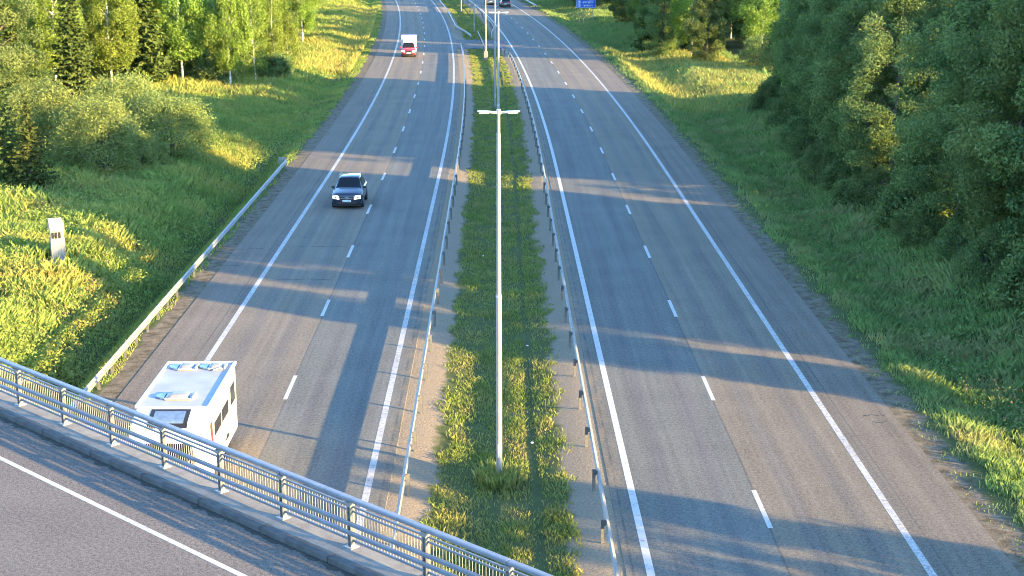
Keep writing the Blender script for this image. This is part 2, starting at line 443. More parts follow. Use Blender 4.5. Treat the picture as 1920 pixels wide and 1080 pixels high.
# painted lines
for par, sg in ((road_l, -1), (road_r, 1)):
    for xr in (11.66, 4.08):
        a, b = sorted((sg*(xr-0.11), sg*(xr+0.11)))
        ribbon('edge_line', a, b, -60, 700, 0.004, M_rib if xr < 5 and sg > 0 else M_paint, par, step=5)
    y = 53.1 - 12*9 if sg > 0 else 53.35 - 12*9      # dash starts; tuned to the photograph
    dash_me = {}
    for i in range(44):
        ys = y + 12*i
        if ys < -10 or ys > 400: continue
        a, b = sorted((sg*(7.86-0.075), sg*(7.86+0.075)))
        if ys < 92 and 'm' in dash_me:
            obj('lane_dash', dash_me['m'], par, (0, ys - dash_me['y'], 0))
        else:
            o = ribbon('lane_dash', a, b, ys, ys+3.0, 0.004, M_paint2, par, step=3)
            if ys < 92: dash_me = {'m': o.data, 'y': ys}

M_crack = simple('dark_crack_filler', (0.022, 0.022, 0.022), 0.8)
def crack(par, x0, x1, y, w, amp, seed):
    rr = random.Random(seed); n = 14; v = []; f = []; yy = y
    for i in range(n+1):
        x = x0 + (x1-x0)*i/n; yy += rr.uniform(-amp, amp); ww = w*rr.uniform(.4, 1.2)
        v += [(x, yy-ww/2, .003), (x, yy+ww/2, .003)]
    for i in range(n): f.append((2*i, 2*i+2, 2*i+3, 2*i+1))
    obj('tarred_crack', mesh_from('tarred_crack', v, f, M_crack), par)
crack(road_l, -11.3, -8.0, 80.0, .10, .10, 1); crack(road_l, -11.4, -8.2, 72.2, .09, .12, 2); crack(road_l, -14.0, -12.6, 79.5, .12, .05, 3)
crack(road_l, -14.0, -13.2, 75.5, .12, .08, 4); crack(road_r, 12.9, 13.7, 51.2, .09, .09, 5); crack(road_r, 13.1, 13.6, 50.6, .07, .07, 6)
# ------------------------------------------------------------------ guard rails
WP = [(0.0,.44),(0.012,.455),(.08,.50),(.08,.535),(.012,.58),(.012,.61),(.08,.655),(.08,.69),(.012,.735),(0.0,.75)]
def wbeam(L, face, name):
    """beam along +y, corrugations towards face (+1/-1 in x)"""
    poly = [(face*(0.10+p[0]), p[1]) for p in WP] + [(face*(0.094+p[0]), p[1]) for p in reversed(WP)]
    return MB().prism(poly, 'y', -0.04, L+0.04).mesh(name, M_steel)
def make_post():
    m = MB(); m.box(-.05,.05,-.03,-.022,-.45,.70); m.box(-.05,-.042,-.03,.03,-.45,.70); m.box(.042,.05,-.03,.03,-.45,.70)
    return m.mesh('post', M_post)
post_me = make_post()
blk_me = MB().box(-.05,.05,-.04,.04,.52,.66).mesh('spacer_block', M_post)
def guardrail(label, xr_fn, y0, y1, face, bay=4.0, posts_per=1, group=None, endplate=()):
    pts = []
    n = int(round((y1-y0)/bay))
    yy = [y0 + (y1-y0)*i/n for i in range(n+1)]
    P = [Vector((*road_pt(xr_fn(y), y), 0)) for y in yy]
    root = empty('guardrail', (P[0].x, P[0].y, 0)); tag(root, label, 'guardrail', group)
    cache = {}
    for i in range(n):
        a, b = P[i], P[i+1]; L = (b-a).length
        rz = math.atan2(b.y-a.y, b.x-a.x) - math.pi/2
        key = round(L, 2)
        if key not in cache: cache[key] = wbeam(L, face, 'rail_beam')
        z = float(np.maximum(gz(a.x, a.y), -0.07)) + 0.02
        obj('rail_beam', cache[key], root, (a.x-P[0].x, a.y-P[0].y, z), (0,0,rz))
        for k in range(posts_per):
            p = a.lerp(b, k/posts_per)
            z = float(gz(p.x, p.y)) + 0.0
            po = obj('post', post_me, root, (p.x-P[0].x, p.y-P[0].y, max(z, -0.07)+0.02), (0,0,rz))
            obj('spacer_block', blk_me, po, (face*0.052, 0, 0))
    p = P[-1]; po = obj('post', post_me, root, (p.x-P[0].x, p.y-P[0].y, 0), (0,0,rz))
    if 'far' in endplate:
        m = MB(); m.box(-.42,.12,-.03,.03,.42,.86); m.box(.07,.12,-.03,.03,-.1,.42); m.box(-.42,-.36,-.09,-.03,.36,.6)
        m.build('end_plate', M_steel, root, (p.x-P[0].x, p.y-P[0].y+.1, 0))
    if 'near' in endplate:
        MB().cyl((-.0,0,.42), (-.0,0,.77), .09, .09, 10).build('end_terminal', M_steel_old, root, (face*.1, -.06, 0))
    if 'farcap' in endplate:
        MB().cyl((0,0,.42), (0,0,.77), .09, .09, 10).build('end_terminal', M_steel_old, root, (p.x-P[0].x+face*.1, p.y-P[0].y+.06, 0))
    return root
guardrail('steel guardrail on the grassy left verge, ending in an end plate', lambda y: -15.0, 24, 105.7, 1, 4.0, 2, endplate=('far',))
guardrail('steel guardrail along the left edge of the median, nearer stretch', lambda y: -2.78, 16, 207, -1, 4.0, 1, endplate=('farcap',))
guardrail('steel guardrail along the left edge of the median beyond the paved crossover', lambda y: -2.78 + 1.7*float(smooth(246, 221, y)), 222, 420, -1, 4.0, 1, endplate=('near',))
guardrail('steel guardrail along the right edge of the median, nearer stretch', lambda y: 2.92 - 0.9*float(smooth(190, 205, y)), 12, 205, 1, 4.0, 1, endplate=('farcap',))
guardrail('steel guardrail along the right edge of the median beyond the paved crossover', lambda y: 2.92 - 1.3*float(smooth(244, 221, y)), 221, 420, 1, 4.0, 1, endplate=('near',))
guardrail('steel guardrail on the far right verge beside the dark car', lambda y: 15.1, 298, 420, -1, 4.0, 1, endplate=('near',))
# low barrier closing the crossover
def closure():
    x0, y0 = road_pt(0.1, 203); root = empty('crossover_barrier', (x0, y0, 0))
    tag(root, 'thin steel barrier rail along the middle of the paved crossover', 'barrier')
    for i in range(7):
        a = Vector((*road_pt(0.1, 203+4*i), 0)); b = Vector((*road_pt(0.1, 207+4*i), 0))
        rz = math.atan2(b.y-a.y, b.x-a.x) - math.pi/2
        o = (a.x-x0, a.y-y0, 0)
        MB().box(-.05,.05,0,(b-a).length,.52,.64).build('rail', M_steel, root, o, (0,0,rz))
        MB().box(-.04,.04,-.04,.04,-.3,.52).build('post', M_post, root, o, (0,0,rz))
closure()

# ------------------------------------------------------------------ lamp posts
def lamp_template():
    me = {}
    m = MB()
    m.cyl((0,0,-.5), (0,0,6.0), .098, .09, 20, False); m.cyl((0,0,6.0), (0,0,6.06), .09, .074, 20, False)
    m.cyl((0,0,6.06), (0,0,11.0), .074, .062, 20, False); m.cyl((0,0,11.0), (0,0,11.05), .066, .052, 20, False); m.cyl((0,0,11.05), (0,0,11.72), .052, .05, 20, True)
    me['pole'] = m.mesh('pole', M_pole, smooth=True)
    me['joint_band'] = MB().cyl((0,0,5.96), (0,0,6.02), .1, .097, 20).mesh('joint_band', M_steel_old)
    me['inspection_door'] = MB().box(-.05,.05,-.112,-.1,.75,1.2).mesh('inspection_door', M_steel_old, bevel=.006)
    me['base_collar'] = MB().cyl((0,0,-.35), (0,0,.12), .17, .15, 20).mesh('base_collar', M_conc)
    me['bracket'] = MB().box(-.16,.16,-.045,.045,11.62,11.70).cyl((0,0,11.6), (0,0,11.76), .065, .065, 14).mesh('bracket', M_lamp, bevel=.008)
    # luminaire pointing +x: a flat tapering shell
    sec = [(.10,.05,.034,0),(.20,.10,.038,.0),(.29,.13,.038,.012),(.58,.12,.03,.03),(.635,.09,.022,.034)]
    v = []; f = []
    for x, w, h, dz in sec:
        for (a, b) in ((-w,-h*.3),(-w,h*.3),(-w*.6,h),(w*.6,h),(w,h*.3),(w,-h*.3),(w*.7,-h*.6),(-w*.7,-h*.6)): v.append((x, a, 11.66+b+dz))
    for i in range(len(sec)-1):
        for j in range(8): f.append((i*8+j, i*8+(j+1)%8, (i+1)*8+(j+1)%8, (i+1)*8+j))
    f += [tuple(range(8)), tuple(range((len(sec)-1)*8, len(sec)*8))]
    me['luminaire'] = MB().add(v, f).mesh('luminaire', M_lamp, smooth=True)
    me['lens'] = MB().box(.28,.57,-.09,.09,11.640,11.658).mesh('lens', M_lens)
    return me
LT = lamp_template()
lamp_labels = ['tall pale lamp post nearest the camera, standing in the median grass',
  'second lamp post from the camera, its foot hidden behind the nearest pole',
  'third lamp post from the camera, slim grey pole in shade',
  'sunlit lamp post with a boxy foot just before the paved crossover',
  'lamp post in shaded median grass just beyond the paved crossover',
  'farthest visible lamp post, in the median at the bend']
for i in range(7):
    y = 45.5 + 49.1*i
    x, _ = road_pt(0, y)
    z = float(gz(x, y))
    if i == 6: continue
    root = empty('lamp_post', (x, y, z+0.1)); tag(root, lamp_labels[i], 'lamp post', 'lamp posts along the median')
    root.rotation_euler = (0, 0, math.atan(float(shift(y+1)-shift(y-1))/2)*-1 if i > 1 else 0)
    for nm in ('pole', 'joint_band', 'inspection_door', 'base_collar', 'bracket'): obj(nm, LT[nm], root)
    for rz in (0, math.pi):
        l = obj('luminaire', LT['luminaire'], root, (0,0,0), (0,0,rz)); obj('lens', LT['lens'], l)
    if i == 3:
        MB().box(-.26,.26,-.22,.22,-.3,.98).build('base_box', M_conc, root, bevel=.02)

# ------------------------------------------------------------------ bridge
BD = Vector((-0.714, 0.700, 0)).normalized(); BN = Vector((BD.y, -BD.x, 0))   # along, across (away from the camera)
DZ = CAM_H - 11.28
BROT = math.atan2(BD.y, BD.x)      # local +x = along the bridge to the left, local +y = -BN
def b2w(s, n, z): p = BD*s + BN*n; return (p.x, p.y, z)
# local frame: x = s, y = -n
broot = empty('road_bridge', (0, 0, DZ), BROT); tag(broot, 'concrete overpass deck with worn asphalt crossing in the lower left corner', 'bridge')
S0, S1 = -54.0, 66.0
def bl(n0, n1): return (-n1, -n0)
y0, y1 = bl(8.2, 15.98)
MB().box(S0, S1, y0, y1, -.12, 0.0).build('road_surface', M_asph_bridge, broot)
MB().box(S0, S1, -16.97, -7.2, -.95, -.125).build('deck', M_conc, broot)

kst = MB().box(.006, 1.994, -16.16, -15.983, -.12, .13).mesh('kerb_stone', M_kerb, bevel=.02)
for s in range(8, 42, 2): obj('kerb_stone', kst, broot, (s, 0, 0))
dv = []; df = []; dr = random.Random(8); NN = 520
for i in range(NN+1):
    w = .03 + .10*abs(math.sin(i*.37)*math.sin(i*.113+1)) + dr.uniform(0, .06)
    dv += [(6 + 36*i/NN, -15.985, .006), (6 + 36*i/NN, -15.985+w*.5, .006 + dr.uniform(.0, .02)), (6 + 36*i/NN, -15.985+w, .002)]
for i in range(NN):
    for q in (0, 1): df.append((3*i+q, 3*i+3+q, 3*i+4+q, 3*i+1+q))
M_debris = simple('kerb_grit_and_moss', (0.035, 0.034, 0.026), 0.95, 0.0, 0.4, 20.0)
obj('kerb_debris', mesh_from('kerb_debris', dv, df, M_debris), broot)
MB().box(S0, 7.994, -16.16, -15.983, -.12, .13).build('kerb', M_kerb, broot, bevel=.02)
MB().box(42.006, S1, -16.16, -15.983, -.12, .13).build('kerb', M_kerb, broot, bevel=.02)
MB().box(S0, S1, -8.197, -8.02, -.12, .13).build('kerb', M_kerb, broot, bevel=.02)
MB().box(S0, S1, -16.98, -16.163, -.7, .14).build('edge_beam', M_conc, broot, bevel=.02)
MB().box(S0, S1, -8.017, -7.19, -.7, .14).build('edge_beam', M_conc, broot, bevel=.02)
MB().box(S0, S1, -14.66, -14.54, 0.0005, .004).build('edge_line', M_paint2, broot)
MB().box(S0, S1, -9.66, -9.54, 0.0005, .004).build('edge_line', M_paint2, broot)
for s in (-50.0, 64.5): MB().box(s-.6, s+.6, -16.9, -7.3, -7.5, -.96).build('abutment', M_conc, broot)
for s, n in ((17.0, 12.0), (-18.5, 12.0), (39.5, 12.0)):
    for dn in (-2.2, 2.2): MB().cyl((s, -n-dn, -7.0), (s, -n-dn, -.96), .4, .4, 20).build('pier', M_conc, broot, smooth=True)

def railing(n_in, face, label, detailed):
    """post line at n = n_in; face = +1 when the road lies towards smaller n"""
    root = empty('bridge_railing', b2w(0, n_in, DZ+.14), BROT); tag(root, label, 'railing')
    f = face      # local +y points to the road when face = +1
    pm = MB(); pm.box(-.045,-.037,-.045,.045,0,.80); pm.box(.037,.045,-.045,.045,0,.80); pm.box(-.037,.037,-.005,.005,0,.80)
    pm = pm.mesh('post', M_steel)
    plate = MB().box(-.11,.11,-.10,.10,0.001,.018).mesh('base_plate', M_steel_old)
    cap = MB().box(-.06,.06,-.05,.07,.80,.885).mesh('handrail_bracket', M_steel)
    s_lo, s_hi = (-50, 64)
    for s in range(s_lo, s_hi+1, 2):
        if not detailed and s % 4: continue
        o = obj('post', pm, root, (s, 0, 0)); obj('base_plate', plate, o); obj('handrail_bracket', cap, o)
    L = 6.0 if detailed else 38.0
    hand = MB().box(0.004, L-.004, -.062, .062, .888, .972).mesh('handrail', M_rail_blue, bevel=.02)
    thin = MB().box(0.003, L-.003, -.02*f-.012, -.02*f+.012, -.016, .016)
    gr = MB().box(0.003, L-.003, -.03, .03, -.042, .042).mesh('guard_bar', M_rail_blue, bevel=.018)
    tb = MB().box(0.003, L-.003, -.018, .018, -.018, .018).mesh('infill_rail', M_rail_blue, bevel=.005)
    bt = MB().box(0.003, L-.003, -.018, .018, -.025, .025).mesh('bottom_rail', M_rail_blue, bevel=.008)
    for k in range(int(round((s_hi-s_lo)/L))):
        s = s_lo + k*L
        obj('handrail', hand, root, (s, 0, 0))
        for z in (.50, .32): obj('guard_bar', gr, root, (s, f*.09, z))
        for z in (.79, .70): obj('infill_rail', tb, root, (s, -f*.02, z))
        obj('bottom_rail', bt, root, (s, -f*.02, .13))
    bar = MB().box(-.005,.005,-.005,.005,.155,.774).mesh('baluster', M_steel)
    rest = MB()
    for s in range(s_lo, s_hi, 2):
        for j in range(24):
            x = s + .08 + .08*j
            if detailed and 14 <= s < 36: obj('baluster', bar, root, (x, -f*.02, 0))
            elif detailed: rest.box(x-.005, x+.005, -f*.02-.005, -f*.02+.005, .155, .774)
            elif j % 2 == 0: rest.box(x-.005, x+.005, -f*.02-.005, -f*.02+.005, .155, .774)
    o = rest.build('baluster_run', M_steel, root); tag(o, kind='stuff')
    return root
railing(16.55, 1, 'blue-grey steel bridge railing with bars along the edge above the motorway', True)
railing(7.62, -1, 'blue-grey steel bridge railing on the other edge of the overpass', False)

# ------------------------------------------------------------------ vehicles
def loft(stations, mirror=True):
    """stations: (y, half profile [(x,z)...]); returns verts, faces with (station, band, side) keys"""
    v = []; f = {}; n = len(stations[0][1])
    for y, pr in stations:
        for x, z in pr: v.append((x, y, z))
        for x, z in pr: v.append((-x, y, z))
    w = 2*n
    for i in range(len(stations)-1):
        for j in range(n-1):
            a = i*w+j; b = (i+1)*w+j
            f[(i, j, 1)] = (a, a+1, b+1, b)
            a += n; b += n
            f[(i, j, -1)] = (a, b, b+1, a+1)
    return v, f, w, n
def car_profile(w, zb, zm, zt, wb, wr, ztop):
    return [(0, zb), (w*.82, zb), (w*.96, zb+.10), (w, zm), (w*.985, zt-.05), (wb, zt), (wr, ztop-.07), (wr*.86, ztop-.012), (0, ztop)]
def patch(v, faces, off=.012, inset=.0):
    """sheet lying just outside the given loft faces"""
    m = MB()
    for fc in faces:
        p = [Vector(v[i]) for i in fc]
        nrm = (p[2]-p[0]).cross(p[3]-p[1])
        if nrm.length < 1e-9: continue
        nrm.normalize(); c = sum(p, Vector())/4
        if nrm.dot(c - Vector((0, c.y, .7))) < 0: nrm = -nrm
        q = [c + (x-c)*(1-inset) + nrm*off for x in p]; q2 = [c + (x-c)*(1-inset) - nrm*.01 for x in p]
        m.add(q+q2, [(0,1,2,3),(7,6,5,4),(0,4,5,1),(1,5,6,2),(2,6,7,3),(3,7,4,0)])
    return m
def wheel(root, x, y, r, w, side):
    o = MB().cyl((0,0,0), (side*w,0,0), r, r, 24).build('wheel', M_tyre, root, (x, y, r), bevel=.02, smooth=True)
    rm = MB().cyl((side*(w-.02),0,0), (side*(w+.006),0,0), r*.66, r*.62, 20)
    rim = rm.build('rim', M_rim, o)
    for k in range(5):
        a = 2*math.pi*k/5
        hb = MB().box(-.012,.012,-.05,.05,r*.2,r*.56)
        hb.build('rim_gap', M_black, rim, (side*(w+.001),0,0), (a,0,0))
def car(name, label, cat, paint, loc, rz, lights_on=True, kind='suv', star=True):
    root = empty(name, loc, rz); tag(root, label, cat)
    if kind == 'suv':
        st = [(-.02, car_profile(.74,.32,.55,.80,.70,.66,.86)), (.06, car_profile(.86,.27,.58,.86,.80,.74,.95)), (.30, car_profile(.95,.25,.60,.95,.86,.78,1.03)),
              (1.30, car_profile(.975,.25,.62,1.05,.90,.80,1.13)), (1.50, car_profile(.98,.25,.62,1.07,.90,.79,1.17)), (2.25, car_profile(.98,.25,.62,1.09,.88,.64,1.68)),
              (2.7, car_profile(.98,.25,.62,1.10,.88,.66,1.75)), (3.6, car_profile(.98,.25,.62,1.12,.88,.65,1.74)), (4.25, car_profile(.97,.25,.62,1.13,.87,.62,1.66)),
              (4.72, car_profile(.94,.27,.62,1.12,.84,.70,1.20)), (4.88, car_profile(.84,.34,.60,.95,.74,.66,1.02))]
        ws = (4,); side = range(4, 9); rear = (8,)
    else:
        st = [(-.02, car_profile(.72,.30,.50,.72,.66,.6,.78)), (.08, car_profile(.82,.26,.52,.80,.74,.66,.90)), (.6, car_profile(.86,.25,.55,.92,.78,.70,1.02)),
              (.95, car_profile(.87,.25,.55,.98,.80,.72,1.12)), (1.65, car_profile(.87,.25,.55,1.02,.80,.62,1.66)), (2.3, car_profile(.87,.25,.55,1.02,.80,.62,1.74)), (2.4, car_profile(.87,.25,.55,1.02,.80,.62,1.72))]
        ws = (3,); side = range(3, 5); rear = ()
    v, f, w, n = loft(st)
    m = MB(); m.add(v, list(f.values()) + [tuple(list(range(n)) + list(range(2*n-1, n, -1))), tuple(len(v)-w+i for i in list(range(n)) + list(range(2*n-1, n, -1)))])
    me = m.mesh('body', paint)
    bm = bmesh.new(); bm.from_mesh(me); bmesh.ops.remove_doubles(bm, verts=bm.verts, dist=.0005); bmesh.ops.recalc_face_normals(bm, faces=bm.faces); bm.to_mesh(me); bm.free()
    me.polygons.foreach_set('use_smooth', [True]*len(me.polygons)); me.set_sharp_from_angle(angle=R(50))
    body = obj('body', me, root)
    patch(v, [f[(i, j, s)] for i in ws for j in (6, 7) for s in (1, -1)], .012).build('windscreen', M_glass_dark, root)
    for s in (1, -1):
        for i in side:
            patch(v, [f[(i, 5, s)]], .010, .10).build('side_window', M_glass_dark, root)
    if rear: patch(v, [f[(i, j, s)] for i in rear for j in (6, 7) for s in (1, -1)], .012, .04).build('rear_window', M_glass_dark, root)
    W = .98 if kind == 'suv' else .87
    L = st[-1][0]
    # lower grille, bumper, plate
    fy = -.045
    MB().box(-.62,.62,fy,.05,.30,.47).build('lower_grille', M_black, root, bevel=.02)
    MB().box(-.42,.42,fy-.01,.05,.58,.80).build('grille', M_black, root, bevel=.03)
    if star:
        g = MB().box(-.36,-.11,fy-.03,fy,.67,.705).box(.11,.36,fy-.03,fy,.67,.705).build('grille_bar', M_chrome, root)
        ring = MB()
        for k in range(20):
            a0, a1 = 2*math.pi*k/20, 2*math.pi*(k+1)/20
            ring.cyl((.10*math.cos(a0), 0, .10*math.sin(a0)), (.10*math.cos(a1), 0, .10*math.sin(a1)), .013, .013, 5)
        for k in range(3):
            a = math.pi/2 + k*2*math.pi/3
            ring.cyl((0,0,0), (.1*math.cos(a), 0, .1*math.sin(a)), .02, .008, 5)
        ring.build('star_emblem', M_chrome, root, (0, fy-.02, .69))
    pl = MB().box(-.26,.26,fy-.022,fy,.465,.58).build('number_plate', M_plate, root, bevel=.01)
    for k in range(6): MB().box(-.2+.07*k,-.165+.07*k,fy-.025,fy-.0225,.50,.55).build('plate_mark', M_black, pl)
    for s in (1, -1):
        hl = MB().add([(s*.46,fy-.03,.64),(s*.86,.0,.68),(s*.88,.06,.84),(s*.54,-.05,.86),(s*.52,.1,.66),(s*.80,.2,.70),(s*.82,.25,.82),(s*.58,.15,.83)],
                 [(0,1,2,3),(7,6,5,4),(0,4,5,1),(1,5,6,2),(2,6,7,3),(3,7,4,0)])
        hl.build('headlight', M_head if lights_on else M_lens, root)
        MB().box(s*.93-.03 if s>0 else s*.93-.17, s*.93+.17 if s>0 else s*.93+.03, (1.75 if kind=='suv' else 1.1), (1.87 if kind=='suv' else 1.22), 1.05, 1.22).build('wing_mirror', M_black if kind=='suv' else paint, root, bevel=.03)
        for y in ((.95, 3.85) if kind == 'suv' else (.75, 3.4)):
            wheel(root, s*(W-.20), y, .37 if kind == 'suv' else .33, .215, s)
        if kind == 'suv':
            MB().box(s*.80-.1, s*.80+.1, L-.12, L+.012, .86, 1.02).build('tail_light', M_tail, root, bevel=.02)
    MB().box(-W*.9, W*.9, .1, L-.1, .2, .3).build('underbody', M_black, root)
    if kind == 'suv': 
        MB().box(-.25,.25,L-.02,L+.02,.66,.77).build('rear_plate', M_plate, root)
        for s in (1, -1): MB().tube([(s*.62,2.5,1.75),(s*.62,2.6,1.79),(s*.62,4.0,1.77),(s*.62,4.1,1.72)], [.015]*4, 6).build('roof_rail', M_chrome, root)
    return root
car('car', 'dark navy car facing the camera with headlights on, in the shaded outer lane', 'car', M_navy, (-9.2, 90.8, 0), 0).scale = (.97, .85, .97)
# red pickup with white box
tx, ty = -11.35, 194.0
hd = math.atan2(float(shift(ty+2)-shift(ty-2)), 4.0)
tr = car('box_van', 'small red van with a white box body, headlights on, far down the left carriageway', 'van', M_red, (tx, ty, 0), -hd, kind='van', star=False)
MB().box(-.93,.93,1.9,4.6,.55,2.42).build('cargo_box', M_white_gel, tr, bevel=.03)
MB().box(-.98,.98,1.82,4.66,2.421,2.47).build('box_roof', M_white_trim, tr, bevel=.015)
MB().prism([(1.55,1.72),(1.898,1.72),(1.898,2.32)], 'x', -.7, .7).build('wind_deflector', M_white_gel, tr, bevel=.02)
MB().box(-.80,.80,2.2,4.6,.35,.549).build('chassis', M_black, tr)
# two cars driving away
for (x, y, pm, nm, lb) in ((1.1, 303.0, M_maroon, 'car', 'dark car with red tail lights driving away at the top of the right carriageway'),
                           (-1.9, 312.0, M_grey_car, 'car', 'small grey car partly behind the lamp poles, inner lane of the right carriageway')):
    h = math.atan2(float(shift(y+2)-shift(y-2)), 4.0)
    car(nm, lb, 'car', pm, (x, y+4.9, 0), math.pi - h, lights_on=False, star=False)

# motorhome, coming towards the camera; local y = 0 at the front bumper, +y to the rear
def motorhome():
    X, Y = -10.0, 41.0
    root = empty('motorhome', (X, Y, 0)); tag(root, 'white motorhome with roof hatches and dark side windows, passing under the overpass', 'motorhome')
    W = 1.11; YR = 8.25; YF = 3.45; ZT = 2.63
    # living body: side outline extruded
    prof = [(YR,.46),(YR,ZT),(YF,ZT),(2.75,2.42),(2.18,1.98),(2.05,1.70),(2.25,1.3),(2.25,.46)]
    b = MB().prism(prof, 'x', -W, W)
    body = b.build('body', M_white_gel, root, bevel=.07, smooth=True)
    MB().box(-W+.052, W-.052, YF+.031, YR-.071, ZT-.03, ZT+.006).build('roof_panel', M_roof_gel, root)  # sheet in the darkened gelcoat, tones down the sunlit roof
    # raised roof edges and front lip
    for s in (1, -1): MB().box(s*W-.05, s*W+.05, YF, YR+.02, ZT-.05, ZT+.06).build('roof_rail', M_white_trim, root, bevel=.03)
    MB().box(-W+.051, W-.051, YR-.07, YR+.02, ZT-.05, ZT+.055).build('roof_end_rail', M_white_trim, root, bevel=.03)
    MB().box(-W+.051, W-.051, YF-.03, YF+.03, ZT-.02, ZT+.022).build('roof_joint', M_white_trim, root, bevel=.01)
    # panoramic skylight on the sloping front
    def slope(t, off):   # along the fairing from (3.45,ZT) to (2.2,2.0)
        pts = [(YF, ZT), (2.75, 2.42), (2.18, 1.98)]
        y = YF + (2.18-YF)*t
        z = np.interp(y, [2.18, 2.75, YF], [1.98, 2.42, ZT]); return y, z + off
    def panel(name, mat, x0, x1, t0, t1, off, th):
        m = MB(); N = 8
        for i in range(N):
            a = slope(t0+(t1-t0)*i/N, off); c = slope(t0+(t1-t0)*(i+1)/N, off)
            m.add([(x0,a[0],a[1]),(x1,a[0],a[1]),(x1,c[0],c[1]),(x0,c[0],c[1]),(x0,a[0],a[1]+th),(x1,a[0],a[1]+th),(x1,c[0],c[1]+th),(x0,c[0],c[1]+th)],
                  [(3,2,1,0),(4,5,6,7),(0,1,5,4),(1,2,6,5),(2,3,7,6),(3,0,4,7)])
        return m.build(name, mat, root)
    fr = panel('skylight_frame', M_black, -.60, .60, .10, .72, -.01, .03)
    panel('skylight_pane', M_glass_blue, -.47, .47, .20, .62, .021, .012)
    # cab: bonnet, windscreen
    cs = [(0.0, car_profile(.80,.30,.55,.80,.72,.68,.90)), (.10, car_profile(.90,.26,.55,.92,.82,.76,1.02)), (.62, car_profile(.98,.26,.58,1.08,.90,.82,1.22)),
          (1.10, car_profile(1.0,.26,.6,1.16,.92,.84,1.36)), (2.0, car_profile(1.0,.26,.6,1.2,.93,.80,1.97)), (2.4, car_profile(1.0,.26,.6,1.2,.93,.80,2.0))]
    v, f, w, n = loft(cs)
    m = MB(); m.add(v, list(f.values()) + [tuple(list(range(n)) + list(range(2*n-1, n, -1)))])
    me = m.mesh('cab', M_white_gel); me.polygons.foreach_set('use_smooth', [True]*len(me.polygons)); me.set_sharp_from_angle(angle=R(50))
    obj('cab', me, root)
    patch(v, [f[(3, j, s)] for j in (6, 7) for s in (1, -1)], .015).build('windscreen', M_glass_dark, root)
    for s in (1, -1):
        patch(v, [f[(3, 5, s)], f[(4, 5, s)]], .012, .06).build('cab_side_window', M_glass_dark, root)
        mi = MB().box(s*1.12-.10, s*1.12+.10, 1.42, 1.52, 1.22, 1.62).build('wing_mirror', M_white_gel, root, bevel=.03)
        MB().box(min(s*.95, s*1.05), max(s*.95, s*1.05), 1.45, 1.50, 1.28, 1.33).build('mirror_arm', M_black, mi)
        MB().box(s*.70-.14, s*.70+.14, -.01, .2, .72, .92).build('headlight', M_lens, root, bevel=.04)
        for y in (1.05, 6.3): wheel(root, s*(W-.25), y, .35, .23, s); 
        for y in (1.05, 6.3): MB().cyl((s*(W-.3),y,.36), (s*(W+.004 if y > 3 else 1.0),y,.36), .44, .44, 24).build('wheel_arch', M_black, root) if y > 3 else None
        # side windows: dark acrylic in pale frames
        for k, (a, c, z0, z1) in enumerate(((4.02,5.25,1.42,1.96),(5.33,6.6,1.42,1.96),(6.95,7.85,1.45,2.2))):
            wd = MB().box(min(s*W, s*(W+.022)), max(s*W, s*(W+.022)), a, c, z0, z1).build('side_window', M_grey_trim, root, bevel=.008)
            MB().box(min(s*(W+.02), s*(W+.032)), max(s*(W+.02), s*(W+.032)), a+.07, c-.07, z0+.07, z1-.06).build('pane', M_glass_dark, wd)
        MB().prism([(3.95,1.35),(3.66,1.35),(3.50,1.98),(3.62,2.12),(3.82,2.0)], 'x', min(s*W, s*(W+.01)), max(s*W, s*(W+.01))).build('graphic_stripe', M_stripe, root)
        MB().prism([(3.64,1.35),(3.50,1.35),(3.36,1.98),(3.48,1.98)], 'x', min(s*W, s*(W+.01)), max(s*W, s*(W+.01))).build('graphic_stripe', M_grey_trim, root)
        for zz in (1.18, 2.32): MB().box(min(s*W, s*(W+.006)), max(s*W, s*(W+.006)), 2.5, YR-.08, zz, zz+.018).build('panel_seam', M_grey_trim, root)
        for yy in (4.62, 6.78): MB().box(min(s*W, s*(W+.005)), max(s*W, s*(W+.005)), yy, yy+.015, .64, 1.17).build('panel_seam', M_grey_trim, root)
        MB().box(min(s*(W-.02), s*(W+.012)), max(s*(W-.02), s*(W+.012)), 2.3, YR-.1, .40, .62).build('side_skirt', M_white_trim, root, bevel=.006)
    MB().box(-.55,.55,-.03,.06,.62,.80).build('grille', M_black, root, bevel=.02)
    MB().box(-.85,.85,-.06,.08,.30,.52).build('bumper', M_grey_trim, root, bevel=.04)
    MB().box(-.26,.26,-.082,-.062,.40,.51).build('number_plate', M_plate, root)
    MB().box(-1.0,1.0,.3,YR-.1,.22,.45).build('underbody', M_black, root)
    # roof hatches: frame, domed lid, wind deflector towards the front/left
    def hatch(x, y, sx, sy):
        h = MB().box(-sx,sx,-sy,sy,0,.05).build('roof_hatch', M_white_trim, root, (x, y, ZT), bevel=.015)
        N = 8; v = []; ff = []
        for i in range(N+1):
            for j in range(N+1):
                a, b = -1+2*i/N, -1+2*j/N
                v.append((a*(sx-.05), b*(sy-.05), .05 + .11*(max(0,1-a**4)*max(0,1-b**4))**.6))
        for i in range(N):
            for j in range(N): q = i*(N+1)+j; ff.append((q, q+1, q+N+2, q+N+1))
        me = mesh_from('dome', v, ff, M_lid, True); obj('dome', me, h)
        # half-round spoiler on the left of the hatch
        k = MB(); pts = [(-sx-.02 - .30*math.cos(t), sy*.95*math.sin(t)) for t in np.linspace(-math.pi/2, math.pi/2, 9)]
        k.prism(pts, 'z', .0, .07); k.build('wind_spoiler', M_glass_blue, h, bevel=.015)
        MB().box(sx+.02, sx+.07, -sy, sy, 0, .13).build('hinge_bar', M_grey_trim, h, bevel=.01)
